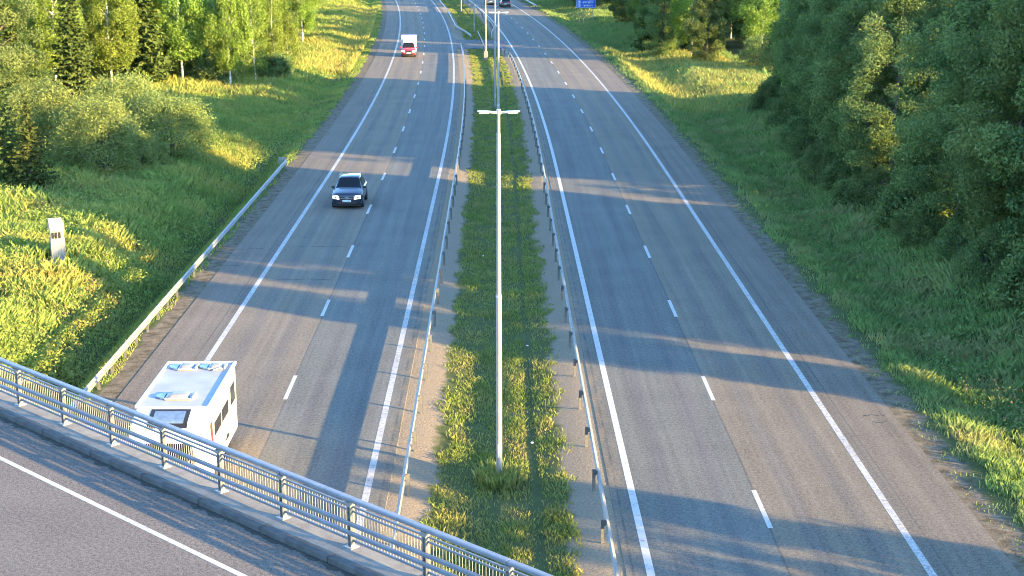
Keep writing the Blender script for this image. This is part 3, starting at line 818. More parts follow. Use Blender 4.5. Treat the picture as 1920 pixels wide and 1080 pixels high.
        MB().box(-sx*.9, sx*.9, -sy-.09, -sy-.03, 0, .04).build('front_sill', M_conc, h)
    hatch(.02, YF+1.0, .42, .30)
    hatch(-.36, YR-.62, .28, .30)
    hatch(.60, YR-.60, .26, .27)
    m = MB().tube([(.55,YR-1.05,ZT+.04),(.86,YR-.75,ZT+.09),(.96,YR-.2,ZT+.1)], [.02,.02,.02], 6); m.build('aerial_arm', M_grey_trim, root)
M_roof_gel = simple('darkened_roof_gelcoat', (0.30, 0.305, 0.315), 0.55, 0.0, 0.14, 1.2)  # white gelcoat darkened in colour so the sunlit roof does not burn out
M_lid = simple('smoked_white_dome', (0.20, 0.21, 0.23), 0.25, 0.0, 0.1)
motorhome()

# ------------------------------------------------------------------ traffic cabinet, sign, litter
def cabinet():
    x, y = -22.25, 75.2; z = float(gz(x, y)) - .08
    root = empty('traffic_camera_cabinet', (x, y, z), R(22)); root.scale = (1.0, 1.0, 1.14); tag(root, 'white upright traffic camera cabinet with sloping top in the sunlit grass', 'cabinet')
    # pentagonal plan with a wedge nose, like a small tower
    plan = [(-.34,-.30),(.20,-.36),(.38,-.05),(.30,.36),(-.34,.36)]
    MB().prism(plan, 'z', -.3, 1.20).build('lower_body', M_cabinet, root, bevel=.015)
    MB().prism([(a*.93, b*.93) for a, b in plan], 'z', 1.201, 1.56).build('window_band', M_cabinet, root)
    v = [(a*1.03, b*1.03, 1.561) for a, b in plan] + [(a*1.03, b*1.03, 1.66 + .40*(b+.36)/.72) for a, b in plan]
    MB().add(v, [(4,3,2,1,0),(5,6,7,8,9)] + [(i,(i+1)%5,5+(i+1)%5,5+i) for i in range(5)]).build('sloping_top', M_cabinet, root, bevel=.012)
    for (u0, u1) in ((.06,.30),(.36,.62),(.70,.95)):
        a = Vector((-.34*.93,-.30*.93,0)); c = Vector((.20*.93,-.36*.93,0)); d = c-a; nn = Vector((d.y,-d.x,0)).normalized()
        p, q = a+d*u0, a+d*u1
        w = MB().add([(*(p+nn*.002).xy,1.24),(*(q+nn*.002).xy,1.24),(*(q+nn*.002).xy,1.52),(*(p+nn*.002).xy,1.52),
                  (*(p+nn*.012).xy,1.24),(*(q+nn*.012).xy,1.24),(*(q+nn*.012).xy,1.52),(*(p+nn*.012).xy,1.52)],
                 [(3,2,1,0),(4,5,6,7),(0,1,5,4),(1,2,6,5),(2,3,7,6),(3,0,4,7)]).build('window', M_black, root)
    MB().cyl((-.05,-.345,1.38), (-.05,-.375,1.38), .055, .055, 12).build('camera_lens', M_black, root)
    MB().box(-.30,.16,-.362,-.352,.15,1.05).build('door_panel', M_cabinet, root, rot=(0,0,-R(6.3)), bevel=.004)
cabinet()

def sign():
    x, y = 15.0, 264.0; z = float(gz(x, y))
    root = empty('road_sign', (x, y, z), 0); tag(root, 'blue road sign with white lettering on posts at the top of the right verge', 'sign')
    zb = 2.15 - z
    p = MB().box(-1.65,1.65,-.03,.03,zb,zb+2.3).build('panel', M_sign_blue, root, bevel=.01)
    for (a,b,c,d) in ((-1.62,1.62,zb+.03,zb+.07),(-1.62,1.62,zb+2.23,zb+2.27),(-1.62,-1.58,zb+.07,zb+2.23),(1.58,1.62,zb+.07,zb+2.23)):
        MB().box(a,b,-.036,-.031,c,d).build('border', M_sign_white, p)
    # rows: a pictogram panel and a word that cannot be read at this distance
    rr = random.Random(3)
    for row in range(4):
        z0 = zb + .22 + row*.52
        MB().box(-1.42,-.95,-.038,-.031,z0,z0+.36).build('pictogram_panel', M_sign_white, p, bevel=.005)
        MB().add([(-1.34,-.041,z0+.06),(-1.06,-.041,z0+.16),(-1.34,-.041,z0+.28),(-1.34,-.0385,z0+.06),(-1.06,-.0385,z0+.16),(-1.34,-.0385,z0+.28)],
                 [(0,1,2),(5,4,3),(0,3,4,1),(1,4,5,2),(2,5,3,0)]).build('pictogram', M_sign_blue, p)
        xx = -.72
        while xx < 1.2:
            w = rr.uniform(.10,.2)
            MB().box(xx,xx+.05,-.037,-.031,z0+.03,z0+.31).box(xx+.051,xx+w,-.037,-.031,z0+rr.choice([.03,.15,.25]),z0+rr.choice([.27,.31])).build('letter_stroke', M_sign_white, p)
            xx += w + .07
    for px_ in (-1.15,-.40,.36,1.1): MB().cyl((px_,.06,-.4), (px_,.06,zb+2.1), .05, .05, 10).build('post', M_steel, root)
sign()
def litter(x, y, r, label):
    me = bpy.data.meshes.new('litter'); bm = bmesh.new(); bmesh.ops.create_icosphere(bm, subdivisions=2, radius=r)
    rr = random.Random(int(x*100+y))
    for v in bm.verts: v.co *= rr.uniform(.6, 1.2); v.co.z *= .5
    bm.to_mesh(me); bm.free(); me.materials.append(M_litter)
    tag(obj('crumpled_litter', me, None, (x, y, float(gz(x, y))+.16)), label, 'litter')
litter(1.18, 61.0, .055, 'white scrap of litter in the right half of the shaded median grass')
litter(1.12, 49.0, .055, 'white scrap of litter by the median rut right of the nearest lamp post')
litter(-0.82, 78.0, .05, 'white scrap of litter left of the lamp post in the shaded median grass')

# ------------------------------------------------------------------ trees
def leaf_cards(cen, size, nrm_bias=None, bias=0.0, droop=0.0, aspect=0.55, r=rng):
    """pointed leaf-spray quads: cen (N,3), size (N,)"""
    N = len(cen)
    n = r.normal(size=(N, 3))
    if nrm_bias is not None: n = n + nrm_bias*bias
    n /= np.linalg.norm(n, axis=1, keepdims=True) + 1e-9
    a = r.normal(size=(N, 3)); a[:, 2] -= droop
    a -= (a*n).sum(1, keepdims=True)*n; a /= np.linalg.norm(a, axis=1, keepdims=True) + 1e-9
    b = np.cross(n, a)
    s = size[:, None]
    v = np.stack([cen - a*s*.5, cen + b*s*aspect*.5 + n*s*.06, cen + a*s*.5, cen - b*s*aspect*.5 + n*s*.06], 1).reshape(-1, 3)
    q = np.arange(4*N).reshape(N, 4)
    rd = np.repeat(np.clip(r.beta(2, 2, N), 0, 1), 4)
    return v, q, rd

def make_trunk(name, h, r0, mat, limbs, bend=0.3, seed=0):
    rr = random.Random(seed); m = MB()
    n = 7; pts = []; x = y = 0.0
    for i in range(n+1):
        pts.append((x, y, -0.5 + (h+.5)*i/n)); x += rr.uniform(-bend, bend)*.5; y += rr.uniform(-bend, bend)*.5
    rad = [max(.015, r0*(1 - i/n)**.8 + .012) for i in range(n+1)]
    m.tube(pts, rad, 8)
    def axis(z):
        t = (z+.5)/(h+.5)*n; i = min(n-1, max(0, int(t))); a = Vector(pts[i]); b = Vector(pts[i+1]); return a.lerp(b, t-i)
    for (c, rb) in limbs:
        c = Vector(c); base = axis(max(.3, min(h*.95, c.z - (c.xy.length)*.55)))
        mid = base.lerp(c, .5) + Vector((0, 0, .08*(c-base).length))
        m.tube([base, mid, c], [rb, rb*.65, rb*.25], 5)
    return m.mesh(name, mat, smooth=True)

def make_broad(seed, h, rad, cb, n_cl, per, size, mat, bark_m, tr, prof='oval', droop=.0, sig=.24, flat=.75):
    r = np.random.default_rng(seed)
    f = r.beta(1.15, 1.15, n_cl)
    z = cb + (h-cb)*f
    if prof == 'oval': rp = np.sin(np.pi*np.clip(f*.90+.10, 0, 1))**.65
    elif prof == 'birch': rp = np.clip(np.sin(np.pi*np.clip(f*.82+.16, 0, 1))**.9, .08, 1)
    elif prof == 'dome': rp = np.sqrt(np.clip(1-(f*.97)**2, .02, 1))
    else: rp = 1-f*.8
    ang = r.uniform(0, 2*np.pi, n_cl)
    lump = 1 + .28*np.sin(3*ang+seed) * np.sin(4*f+seed*.7)
    rr = rad*rp*lump*np.sqrt(r.uniform(.22, 1, n_cl))
    c = np.stack([rr*np.cos(ang), rr*np.sin(ang), z], 1)
    w = r.uniform(.5, 1.5, n_cl); cnt = np.maximum(6, (per*w).astype(int))
    idx = np.repeat(np.arange(n_cl), cnt)
    sg = rad*sig*(.6+.4*w)[idx][:, None]
    off = r.normal(size=(len(idx), 3)); off /= np.linalg.norm(off, axis=1, keepdims=True); off *= r.uniform(.2, 1, (len(idx), 1))**.5*1.5
    p = c[idx] + off*sg*np.array([1, 1, flat])
    if droop: p[:, 2] -= droop*np.abs(r.normal(size=len(idx)))*(np.hypot(p[:, 0], p[:, 1])/rad)
    out = p - np.array([0, 0, cb + (h-cb)*.35]); out /= np.linalg.norm(out, axis=1, keepdims=True)+1e-9
    p[:, 2] = np.maximum(p[:, 2], .15)
    v, q, rd = leaf_cards(p, size*r.uniform(.7, 1.35, len(idx)), out + off*.4, .8, droop=droop*2, r=r)
    # each spray clump leans lighter or darker as a whole
    cl = np.repeat((r.normal(0, .16, n_cl))[idx], 4)
    crown = np_mesh('crown', v, quads=q, mat=mat, attr={'rnd': np.clip(rd*.9 + .05 + cl*1.3, 0, 1)})
    k = r.choice(n_cl, min(n_cl, 26), replace=False)
    trunk = make_trunk('trunk', h*.96, tr, bark_m, [(tuple(c[i]), tr*.30) for i in k], seed=seed)
    return trunk, crown

def make_bush(seed, h, rad, n_cl, per, size, mat):
    r = np.random.default_rng(seed)
    ang = r.uniform(0, 2*np.pi, n_cl); f = r.uniform(0, 1, n_cl)
    z = .15*h + .80*h*f
    lump = 1 + .2*np.sin(3*ang+seed)
    rr = rad*np.sqrt(np.clip(1-(f*.93)**2.4, .03, 1))*np.sqrt(r.uniform(.25, 1, n_cl))*lump
    c = np.stack([rr*np.cos(ang), rr*np.sin(ang), z], 1)
    w = r.uniform(.5, 1.5, n_cl); cnt = np.maximum(5, (per*w).astype(int)); idx = np.repeat(np.arange(n_cl), cnt)
    off = r.normal(size=(len(idx), 3))*.8
    p = c[idx] + off*(rad*.13*(.6+.4*w))[idx][:, None]*np.array([1, 1, .9]); p[:, 2] = np.maximum(p[:, 2], .05)
    out = p - np.array([0, 0, h*.3]); out /= np.linalg.norm(out, axis=1, keepdims=True)
    v, q, rd = leaf_cards(p, size*r.uniform(.7, 1.4, len(idx)), out, .7, aspect=.42, r=r)
    cl = np.repeat(r.normal(0, .15, n_cl)[idx], 4)
    leaves = np_mesh('foliage', v, quads=q, mat=mat, attr={'rnd': np.clip(rd*.9+.05+cl*1.3, 0, 1)})
    m = MB()
    for i in r.choice(n_cl, min(n_cl, 22), replace=False):
        b = Vector((r.uniform(-.25, .25)*rad*.5, r.uniform(-.25, .25)*rad*.5, -.3)); t = Vector(c[i]); mid = b.lerp(t, .5) + Vector((0, 0, .15*h))
        m.tube([b, mid, t], [.05, .035, .012], 5)
    return m.mesh('stems', M_bark_d), leaves

def make_spruce(seed, h, rad, size, mat):
    r = np.random.default_rng(seed)
    P = []; S = []; Nn = []; limbs = MB(); n_l = 0
    z = .25
    while z < h-.12:
        t = 1 - z/h; L0 = rad*(t**.85)*r.uniform(.85, 1.1) + .05
        nb = int(6 + 5*t)
        a0 = r.uniform(0, 6.28)
        for k in range(nb):
            a = a0 + 2*np.pi*k/nb + r.uniform(-.2, .2); L = L0*r.uniform(.7, 1.12)
            n = max(3, int(L/.10)); u = np.linspace(.12, 1, n)
            dr = -.28*L*u + .20*L*u*u*1.1 + r.uniform(-.05, .05)
            x = np.cos(a)*L*u; y = np.sin(a)*L*u; zz = z + dr
            for j in range(2):
                wd = .22*L*(1-u*.75)
                jit = r.normal(size=(n, 3))*.035; lat = r.uniform(-1, 1, n)*wd
                P.append(np.stack([x - np.sin(a)*lat, y + np.cos(a)*lat, zz - np.abs(lat)*.25], 1) + jit)
                S.append(size*r.uniform(.8, 1.5, n)); Nn.append(np.tile([np.cos(a)*.25, np.sin(a)*.25, 1.0], (n, 1)))
            if k % 2 == 0: limbs.cyl((0, 0, z), (np.cos(a)*L*.8, np.sin(a)*L*.8, z+dr[int(n*.75)]), .018+.012*t, .006, 4)
        z += r.uniform(.18, .30)*(1 + h*.03)
    tip = np.stack([r.normal(0, .03, 14), r.normal(0, .03, 14), np.linspace(h-.5, h+.12, 14)], 1)
    P.append(tip); S.append(np.full(14, size)); Nn.append(np.tile([0, 0, .2], (14, 1)))
    P = np.concatenate(P); S = np.concatenate(S); Nn = np.concatenate(Nn)
    v, q, rd = leaf_cards(P, S, Nn, 1.3, droop=.3, aspect=.5, r=r)
    crown = np_mesh('crown', v, quads=q, mat=mat, attr={'rnd': rd})
    limbs.cyl((0, 0, -.5), (0, 0, h*.97), .035*h**.75, .012, 9)
    return limbs.mesh('trunk', M_bark_d, smooth=True), crown

T = {}
T['birch'] = [make_broad(11+i, h, rd, cb, 170, 150, .19, M_birch, M_bark_b, .12, 'birch', .55, .15) for i, (h, rd, cb) in enumerate(((13.5, 2.5, 2.6), (15.0, 2.8, 3.4), (12.0, 2.1, 2.2)))]
T['young_birch'] = [make_broad(31+i, h, rd, cb, 70, 90, .17, M_birch, M_bark_b, .055, 'birch', .3, .24) for i, (h, rd, cb) in enumerate(((8.0, 1.25, .9), (6.5, 1.0, .6), (9.5, 1.4, 1.4)))]
T['broad'] = [make_broad(41+i, h, rd, cb, 180, 260, .155, M_broad, M_bark_d, .15, 'oval', .15, .15) for i, (h, rd, cb) in enumerate(((13.0, 3.4, .8), (12.0, 3.0, .6), (14.5, 3.7, 1.2), (11.0, 2.8, .4)))]
T['spruce'] = [make_spruce(61+i, h, rd, .26 if h < 8 else .42, M_spruce) for i, (h, rd) in enumerate(((6.0, 1.7), (14.0, 2.7), (16.0, 3.0)))]
T['willow'] = [make_bush(71+i, h, rd, 230, 95, .155, M_willow) for i, (h, rd) in enumerate(((5.2, 3.2), (4.4, 3.0), (3.2, 2.2)))]
T['shrub'] = [make_bush(81+i, h, rd, 100, 90, .15, M_broad) for i, (h, rd) in enumerate(((2.6, 1.7), (1.8, 1.3), (3.4, 2.0)))]
NAMES = {'birch': ('birch_tree', 'tree', 'trunk', 'crown'), 'young_birch': ('young_birch_tree', 'tree', 'trunk', 'crown'), 'broad': ('broadleaf_tree', 'tree', 'trunk', 'crown'),
         'spruce': ('spruce_tree', 'tree', 'trunk', 'crown'), 'willow': ('willow_bush', 'bush', 'stems', 'foliage'), 'shrub': ('shrub', 'bush', 'stems', 'foliage')}
BASE_H = {'birch': (13.5, 15, 12), 'young_birch': (8, 6.5, 9.5), 'broad': (13, 12, 14.5, 11), 'spruce': (6, 14, 16), 'willow': (5.2, 4.4, 3.2), 'shrub': (2.6, 1.8, 3.4)}
prnd = random.Random(99)
PLACED = []
def plant(kind, var, x, y, h, label, group=None, wide=1.0, rz=None):
    nm, cat, tn, cn = NAMES[kind]
    s = h/BASE_H[kind][var]
    root = empty(nm, (x, y, float(gz(x, y))), prnd.uniform(0, 6.28) if rz is None else rz); root.scale = (s*wide, s*wide, s)
    tag(root, label, cat, group)
    a, b = T[kind][var]
    obj(tn, a, root); obj(cn, b, root)
    PLACED.append((x, y))
    return root

# left side, picked out one by one
plant('spruce', 0, -31.0, 95.0, 5.7, 'small spruce with sunlit tip at the left edge, left one of a pair', wide=1.05)
plant('spruce', 0, -29.2, 94.2, 5.6, 'small spruce with sunlit tip at the left edge, right one of a pair', wide=1.05, rz=2.0)
plant('willow', 0, -26.8, 102.0, 5.0, 'dark shaded willow bush beside the pair of small spruces')
plant('willow', 1, -23.6, 108.5, 4.6, 'rounded pale willow bush with sunlit top, nearest the road on the left', wide=1.05)
plant('willow', 0, -27.5, 112.0, 5.4, 'pale sunlit willow bush behind the rounded one on the left')
plant('willow', 1, -32.0, 106.0, 5.0, 'leafy willow bush behind the pair of small spruces')
plant('willow', 2, -24.6, 103.2, 2.6, 'low shaded bush at the foot of the willow bushes on the left')
plant('broad', 2, -44.0, 122.0, 15.5, 'big dense broadleaf tree in the upper left corner', wide=1.15)
plant('broad', 0, -38.5, 117.0, 13.5, 'dense broadleaf tree behind the willow bushes on the left', wide=1.05)
plant('broad', 1, -50.0, 112.0, 14.0, 'broadleaf tree at the left edge above the spruces')
plant('birch', 1, -37.0, 157.0, 15.5, 'sunlit birch with thin white trunk behind the willow bushes', wide=1.05)
plant('birch', 0, -32.2, 156.0, 15.0, 'birch with bare white trunk foot above the shaded left verge')
plant('birch', 2, -27.2, 155.0, 11.5, 'slender birch at the right end of the nearer birch row on the left')
plant('young_birch', 2, -25.4, 160.0, 9.5, 'thin young birch just right of the slender birch on the left')
plant('young_birch', 0, -24.6, 168.0, 8.5, 'young birch at the front corner of the left wood')
plant('young_birch', 1, -23.4, 171.0, 6.8, 'small young birch nearest the road on the left')
plant('young_birch', 2, -26.3, 172.0, 9.0, 'young birch in the thicket beside the left verge')
plant('broad', 3, -30.0, 163.0, 8.0, 'bushy green tree between the birch trunks on the left')
plant('broad', 3, -35.0, 163.5, 9.0, 'bushy tree behind the bare white birch trunk')
plant('birch', 2, -29.2, 217.0, 12.5, 'birch with pale trunk, left one of two beyond the tall grass')
plant('birch', 0, -26.6, 209.0, 12.8, 'birch with pale trunk, right one of two beyond the tall grass')
for (k_, v_, x, y, h, lb) in (('shrub', 2, -34.4, 158.5, 4.2, 'leafy bush between the two nearest white birch trunks on the left'),
        ('shrub', 0, -29.6, 157.5, 3.4, 'leafy bush left of the slender birch at the end of the birch row'),
        ('young_birch', 1, -30.8, 160.5, 7.0, 'bushy young birch filling the gap behind the bare white birch foot'),
        ('shrub', 2, -38.9, 156.0, 4.6, 'leafy bush left of the birch behind the willow bushes'),
        ('shrub', 1, -24.0, 164.5, 2.6, 'low bush at the foot of the young birches by the left verge')):
    plant(k_, v_, x, y, h, lb, wide=1.15)
LW = 'leafy trees of the wood left of the motorway'
r2 = random.Random(5)
def far_ok(x, y, d):
    return all((x-a)**2 + (y-b)**2 > d*d for a, b in PLACED)
def wood(n, region, kinds, hfun, label, group, d, ok=lambda x, y, r, h: True, tries=6000):
    got = 0
    for _ in range(tries):
        if got >= n: break
        x, y = region(r2)
        kd, var, wd = kinds(r2)
        h = hfun(x, y)*r2.uniform(.82, 1.10)
        rad = {'birch': 2.7, 'young_birch': 1.2, 'broad': 3.3, 'spruce': 2.6, 'willow': 3, 'shrub': 1.7}[kd]*h/BASE_H[kd][var]*wd
        if not far_ok(x, y, d) or not ok(x, y, rad, h): continue
        plant(kd, var, x, y, h, label[kd] if isinstance(label, dict) else label, group[kd] if isinstance(group, dict) else group, wd)
        got += 1
    return got
def tc(x, y): return .8725*y + .4886*x
LIT = [(41.2, 52.4), (140.5, 175.2), (246, 259)]
# left wood: mass behind the picked trees
lab_l = {'birch': 'leafy birch in the sunlit wood on the left, crown merging with its neighbours', 'broad': 'dense broadleaf tree deep in the wood on the left', 'spruce': 'tall dark spruce among the birches of the left wood'}
grp_l = {'birch': 'birches of the left wood', 'broad': 'broadleaf trees of the left wood', 'spruce': 'spruces of the left wood'}
def kinds_l(r):
    u = r.random()
    return ('birch', r.randrange(3), 1.0) if u < .50 else ('broad', r.randrange(4), 1.0) if u < .84 else ('spruce', r.choice((1, 2)), 1.0)
def reg_l1(r):
    y = r.uniform(108, 210); x = -r.uniform(28 + max(0, (165-y)*.12), 66); return x + float(shift(y))*.8, y
wood(44, reg_l1, kinds_l, lambda x, y: 15.0, lab_l, grp_l, 3.6, ok=lambda x, y, r, h: x < -27.5 - .10*max(0, 165-y) and not (y < 118 and x > -36))
def reg_l2(r):
    y = r.uniform(205, 345); x = -r.uniform(24.5, 60) + float(shift(y)); return x, y
wood(42, reg_l2, kinds_l, lambda x, y: 14.0, lab_l, grp_l, 4.0)
# right wood
lab_r = {'birch': 'birch in the shaded wood on the right', 'broad': 'dark dense broadleaf tree in the shaded wood on the right', 'spruce': 'dark spruce in the shaded wood on the right', 'shrub': 'shaded shrub at the foot of the right wood'}
grp_r = {'birch': 'birches of the right wood', 'broad': 'broadleaf trees of the right wood', 'spruce': 'spruces of the right wood', 'shrub': 'shrubs along the right wood'}
def kinds_r(r):
    u = r.random()
    return ('broad', r.randrange(4), 1.0) if u < .66 else ('birch', r.randrange(3), 1.05) if u < .88 else ('spruce', r.choice((1, 2)), 1.0)
def ok_r(x, y, rad, h):
    t = tc(x, y)
    for a, b in LIT:
        if t + rad*.9 > a and t - rad*.9 < b: return False
    if t + rad*1.08 > 88.4 and t - rad*1.08 < 91.4: return False
    for a, b in ((56.2, 57.1), (61.0, 61.5)):
        if t + rad*.62 > a and t - rad*.62 < b: return False
    return True
def h_r(x, y):
    t = tc(x, y)
    base = np.interp(t, [50, 55, 59, 66, 88, 100, 142, 180, 400], [9.6, 10.4, 12.0, 15.6, 15.4, 14.0, 13.4, 13, 13])
    return float(base + max(0, x - float(shift(y)) - 26)*.18)
def edge_r(y): return float(np.interp(y, [40, 60, 75, 100, 130, 150], [26.0, 26.0, 25.0, 24.0, 26.0, 28.5]))
# front row stands close together along the wood's edge
PR = 'broadleaf trees along the edge of the right wood'
for i in range(24):
    y = 46 + i*4.4 + r2.uniform(-.8, .8); x = edge_r(y) + r2.uniform(0, 1.6)
    t = tc(x, y)
    if not (52.6 + 2.6 < t < 140): continue
    kd, var, wd = kinds_r(r2); h = h_r(x, y)*r2.uniform(.85, 1.05)
    if not ok_r(x, y, 2.6, h): continue
    if kd == 'spruce': kd, var = 'broad', 1
    plant(kd, var, x, y, h, lab_r[kd], grp_r[kd], wd)
def reg_r1(r):
    y = r.uniform(15, 165); x = r.uniform(26, 54); return x, y
wood(44, reg_r1, kinds_r, h_r, lab_r, grp_r, 4.8, ok=lambda x, y, rad, h: 53.2+rad*.8 < tc(x, y) < 140.5 and x > edge_r(y)+2 and ok_r(x, y, rad, h))
# low growth under the narrow gap and along the edge
for i in range(30):
    y = 58 + i*3.0 + r2.uniform(-1, 1); x = edge_r(y) - 1.6 + r2.uniform(-.8, .8); h = r2.uniform(1.4, 3.0)
    if ok_r(x, y, 1.0, h) or 88 < tc(x, y) < 92: plant('shrub', r2.randrange(3), x, y, h, lab_r['shrub'], grp_r['shrub'])
for y in (88.0, 84.5, 79.5): 
    x = (89.9 - .8725*y)/.4886
    plant('shrub', 2, x, y, 4.5, lab_r['shrub'], grp_r['shrub'], 1.2)
# beyond the sunlit clearing
plant('birch', 1, 31.5, 183.0, 15.0, 'bright sunlit birch standing at the far side of the sunny clearing on the right', wide=1.25)
plant('broad', 3, 25.0, 184.5, 9.5, 'dark leafy tree just left of the bright birch on the right')
plant('broad', 1, 20.8, 196.0, 11.5, 'dark leafy tree at the far end of the sunlit grass strip')
plant('shrub', 2, 30.2, 178.0, 3.6, 'leafy bush in front of the bright sunlit birch')
plant('shrub', 0, 32.5, 172.0, 3.6, 'leafy bush right of the bright sunlit birch', wide=1.2)
def reg_r2(r):
    y = r.uniform(188, 345); x = r.uniform(19.5, 60) + float(shift(y)); return x, y
wood(70, reg_r2, kinds_r, h_r, {k: v.replace('in the shaded wood on the right', 'in the far wood beyond the sunny clearing on the right') for k, v in lab_r.items()},
     {k: v.replace('right wood', 'far right wood') for k, v in grp_r.items()}, 4.0, ok=lambda x, y, rad, h: ok_r(x, y, rad, h) and tc(x, y) > 175.5 + rad and x - float(shift(y)) > 22)
# trees beside the approach road, right of the view; their shade falls across the foreground
for (x, y, h, v, w) in ((27.0, 30.1, 6.6, 3, .62), (27.0, 47.5, 11.6, 3, .68), (31.5, 45.1, 12.6, 1, .62), (27.5, 52.4, 12.4, 3, .64)):
    plant('broad', v, x, y, h, 'broadleaf tree beside the right verge, outside the right edge of the view', 'trees right of the view', w)

for (t, x, h, v) in ((37.2, 29.0, 7.2, 0), (35.6, 31.0, 7.0, 2), (33.8, 28.0, 6.6, 1), (38.6, 36.0, 8.6, 2), (40.2, 31.0, 6.4, 1)):
    plant('young_birch', v, x, (t - .4886*x)/.8725, h, 'young birch beside the right verge, outside the right edge of the view', 'young birches right of the view', 1.0)

# ------------------------------------------------------------------ grass
def blades(name, xr, y, h, w, lean, mat, label, rnd=None, cat='grass'):
    x = xr + shift(y); z = gz(x, y) - .02
    N = len(x); a = rng.uniform(0, 2*np.pi, N)
    bx, by = np.cos(a)*w*.5, np.sin(a)*w*.5
    la = rng.uniform(0, 2*np.pi, N); ll = h*lean*rng.uniform(.2, 1, N)
    v = np.stack([np.stack([x-bx, y-by, z], 1), np.stack([x+bx, y+by, z], 1),
                  np.stack([x+np.cos(la)*ll*.35+bx*.8, y+np.sin(la)*ll*.35+by*.8, z+h*.6], 1),
                  np.stack([x+np.cos(la)*ll, y+np.sin(la)*ll, z+h*np.sqrt(np.clip(1-lean*lean*.4, .2, 1))], 1)], 1).reshape(-1, 3)
    i = 4*np.arange(N)
    t = np.concatenate([np.stack([i, i+1, i+2], 1), np.stack([i, i+2, i+3], 1)])
    rd = np.repeat(rng.beta(2, 2, N) if rnd is None else rnd, 4)
    o = obj(name, np_mesh(name, v, tris=t, mat=mat, attr={'rnd': rd})); tag(o, label, cat, kind='stuff')
    return o
def vnoise(x, y, s, seed=0):
    """cheap smooth noise 0..1"""
    g = np.random.default_rng(seed).uniform(0, 1, (64, 64))
    u, v_ = x*s, y*s; i = np.floor(u).astype(int); j = np.floor(v_).astype(int); fu = u-i; fv = v_-j
    fu = fu*fu*(3-2*fu); fv = fv*fv*(3-2*fv); G = lambda a, b: g[a % 64, b % 64]
    return (G(i, j)*(1-fu)+G(i+1, j)*fu)*(1-fv) + (G(i, j+1)*(1-fu)+G(i+1, j+1)*fu)*fv
def sample_y(n, y0, y1):
    """density falls with distance from the camera"""
    u = rng.uniform(0, 1, n); return y0*(y1/y0)**u
# median
n = 230000
y = sample_y(n, 22, 340); xr = rng.uniform(-2.5, 2.5, n)
lim_l = 1.95 + .65*(vnoise(xr*0, y, .55, 1)-.5) + .5*(vnoise(xr, y, 2.0, 2)-.5); lim_r = 2.2 + .6*(vnoise(xr*0, y, .6, 3)-.5) + .5*(vnoise(xr, y, 2.1, 4)-.5)
keep = np.where(xr < 0, -xr < lim_l, xr < lim_r) & ~((y > 206) & (y < 223)) & ~((np.abs(xr-1.12-.25*(vnoise(xr*0, y, .25, 41)-.5)) < .15) & (rng.uniform(0, 1, n) < .25+.8*vnoise(xr*0, y, .5, 42)))
keep &= rng.uniform(0, 1, n) < .05 + 1.1*vnoise(xr, y, 1.1, 5)
keep &= ~((np.abs(xr+.12) < .10) & (rng.uniform(0, 1, n) < .6))
xr, y = xr[keep], y[keep]
sc = np.clip(y/60, 1, 3.2)
blades('median_grass', xr, y, rng.uniform(.08, .20, len(y))*(.6+.8*vnoise(xr, y, .8, 6)), .032*sc, .7, M_grass_m, 'rough green grass of the median between the guardrails', rnd=np.clip(rng.beta(2, 2, len(y))*.45 + .45*vnoise(xr, y, 2.6, 8) + .35*vnoise(xr, y, .6, 7) - .12, 0, 1))
# tall grass round the foot of the nearest lamp post
n = 700
a = rng.uniform(0, 6.28, n); rr_ = rng.uniform(.1, .75, n)
blades('tall_median_grass', np.cos(a)*rr_, 45.5+np.sin(a)*rr_*1.3, rng.uniform(.3, .65, n), .03, .5, M_grass_m, 'taller grass tuft round the foot of the nearest lamp post')
# left verge
n = 480000
y = sample_y(n, 48, 340); xr = -14.75 - rng.uniform(0, 1, n)**1.25*34
keep = (-xr > 14.75 + .5*vnoise(xr*0, y, .7, 11)) & (rng.uniform(0, 1, n) < .45 + .7*vnoise(xr, y, .5, 12))
keep &= ~((np.abs(xr+22.2) < .9) & (y > 72.6) & (y < 76.0) & (rng.uniform(0, 1, n) < .93))
xr, y = xr[keep], y[keep]; d = -xr
hh = np.interp(d, [14.7, 15.4, 17.6, 19.0, 21, 30], [.10, .15, .20, .42, .55, .62])*rng.uniform(.55, 1.35, len(y))*(.35+.6*vnoise(xr, y, .3, 13)+.8*vnoise(xr, y, 1.3, 16))
blades('verge_grass', xr, y, hh, .036*np.clip(y/75, 1, 3.0)*np.interp(d, [15, 20], [.8, 1.2]), .65, M_grass_v, 'tall rough grass and herbs covering the left verge', rnd=np.clip(rng.beta(2, 2, len(y))*.4 + .5*vnoise(xr, y, 1.7, 15) + .35*vnoise(xr, y, .35, 14) - .12, 0, 1))
# right verge
n = 330000
y = sample_y(n, 32, 340); xr = 14.3 + rng.uniform(0, 1, n)**1.1*16.5
keep = ((xr > 15.0 + .8*vnoise(xr*0, y, .7, 21)) | ((xr > 14.3) & (rng.uniform(0, 1, n) < .9*np.clip(vnoise(xr, y, 1.9, 27)-.42, 0, 1)))) & (rng.uniform(0, 1, n) < .5 + .65*vnoise(xr, y, .5, 22))
xr, y = xr[keep], y[keep]; d = xr
hh = np.interp(d, [14.3, 15.0, 15.8, 18, 21, 28], [.07, .13, .28, .40, .55, .6])*rng.uniform(.55, 1.35, len(y))*(.35+.6*vnoise(xr, y, .3, 23)+.8*vnoise(xr, y, 1.3, 26))
blades('verge_grass', xr, y, hh, .036*np.clip(y/60, 1, 3.4), .65, M_grass_r, 'tall rough grass covering the right verge below the wood', rnd=np.clip(rng.beta(2, 2, len(y))*.4 + .5*vnoise(xr, y, 1.7, 25) + .35*vnoise(xr, y, .35, 24) - .12, 0, 1))
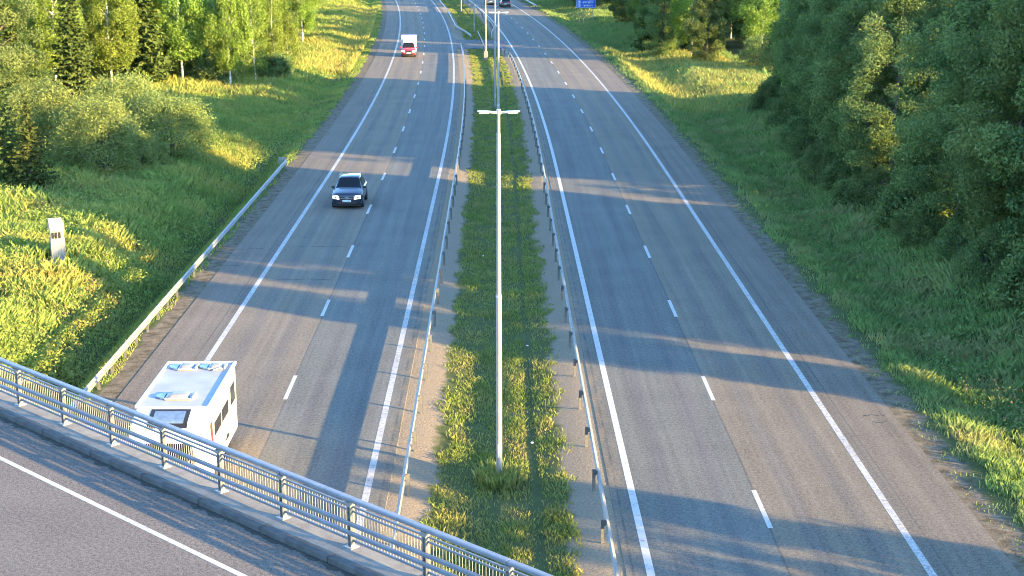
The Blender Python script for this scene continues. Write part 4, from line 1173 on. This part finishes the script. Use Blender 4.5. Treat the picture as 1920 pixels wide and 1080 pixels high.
# tall dry grass on the sunny clearing and the far left roadside
M_dry = leaf_material('dry_meadow_grass', (0.19, 0.18, 0.06), (0.44, 0.41, 0.14), 0.35, patch=(0.22, 0.31, 0.08), pscale=0.35, objvar=0)
n = 26000
y = rng.uniform(140, 206, n); xr = 16.2 + rng.uniform(0, 1, n)*13
k = rng.uniform(0, 1, n) < .35 + .9*vnoise(xr, y, .3, 51)
blades('dry_meadow_grass', xr[k], y[k], rng.uniform(.45, .95, k.sum()), .09, .5, M_dry, 'tall golden grass of the sunny clearing on the right verge')
n = 26000
y = rng.uniform(176, 300, n); xr = -16.0 - rng.uniform(0, 1, n)**1.3*7.5
k = rng.uniform(0, 1, n) < .3 + .9*vnoise(xr, y, .25, 52)
blades('dry_meadow_grass', xr[k], y[k], rng.uniform(.4, .9, k.sum()), .11, .5, M_dry, 'tall golden grass along the far left roadside')
# broad-leaved herbs on the left bank and dry seed heads
def herbs(name, xr, y, h, size, mat, label, per=7):
    x = xr + shift(y); z = gz(x, y)
    N = len(x); idx = np.repeat(np.arange(N), per)
    p = np.stack([x[idx] + rng.normal(0, .12, N*per), y[idx] + rng.normal(0, .12, N*per), z[idx] + h[idx]*rng.uniform(.25, 1, N*per)], 1)
    v, q, rd = leaf_cards(p, size*rng.uniform(.6, 1.3, N*per), np.tile([0, 0, 1.0], (N*per, 1)), .7, aspect=.5)
    o = obj(name, np_mesh(name, v, quads=q, mat=mat, attr={'rnd': rd})); tag(o, label, 'herbs', kind='stuff')
n = 21000
y = sample_y(n, 50, 135); xr = -17.2 - rng.uniform(0, 1, n)*22
k = (rng.uniform(0, 1, n) < vnoise(xr, y, .4, 31)*1.2) & ~((np.abs(xr+22.2) < 1.0) & (y > 72.6) & (y < 76.0))
herbs('bank_herbs', xr[k], y[k], .55+.4*rng.uniform(0, 1, k.sum()), .16, M_grass_v, 'leafy herbs growing through the grass of the left bank')
n = 9000
y = sample_y(n, 34, 190); xr = 17.5 + rng.uniform(0, 1, n)*8
k = rng.uniform(0, 1, n) < vnoise(xr, y, .4, 33)*1.1
herbs('verge_herbs', xr[k], y[k], .45+.4*rng.uniform(0, 1, k.sum()), .14, M_grass_r, 'leafy herbs growing through the grass of the right verge')
n = 9000
y = sample_y(n, 50, 200); sd = rng.choice([-1, 1], n); xr = sd*(17.5 + rng.uniform(0, 1, n)*12)
k = rng.uniform(0, 1, n) < np.clip(vnoise(xr, y, .15, 35)*2.4-.9, 0, 1)
herbs('seed_heads', xr[k], y[k], .75+.2*rng.uniform(0, 1, k.sum()), .12, M_flower, 'dry brownish seed heads standing above the verge grass', per=4)
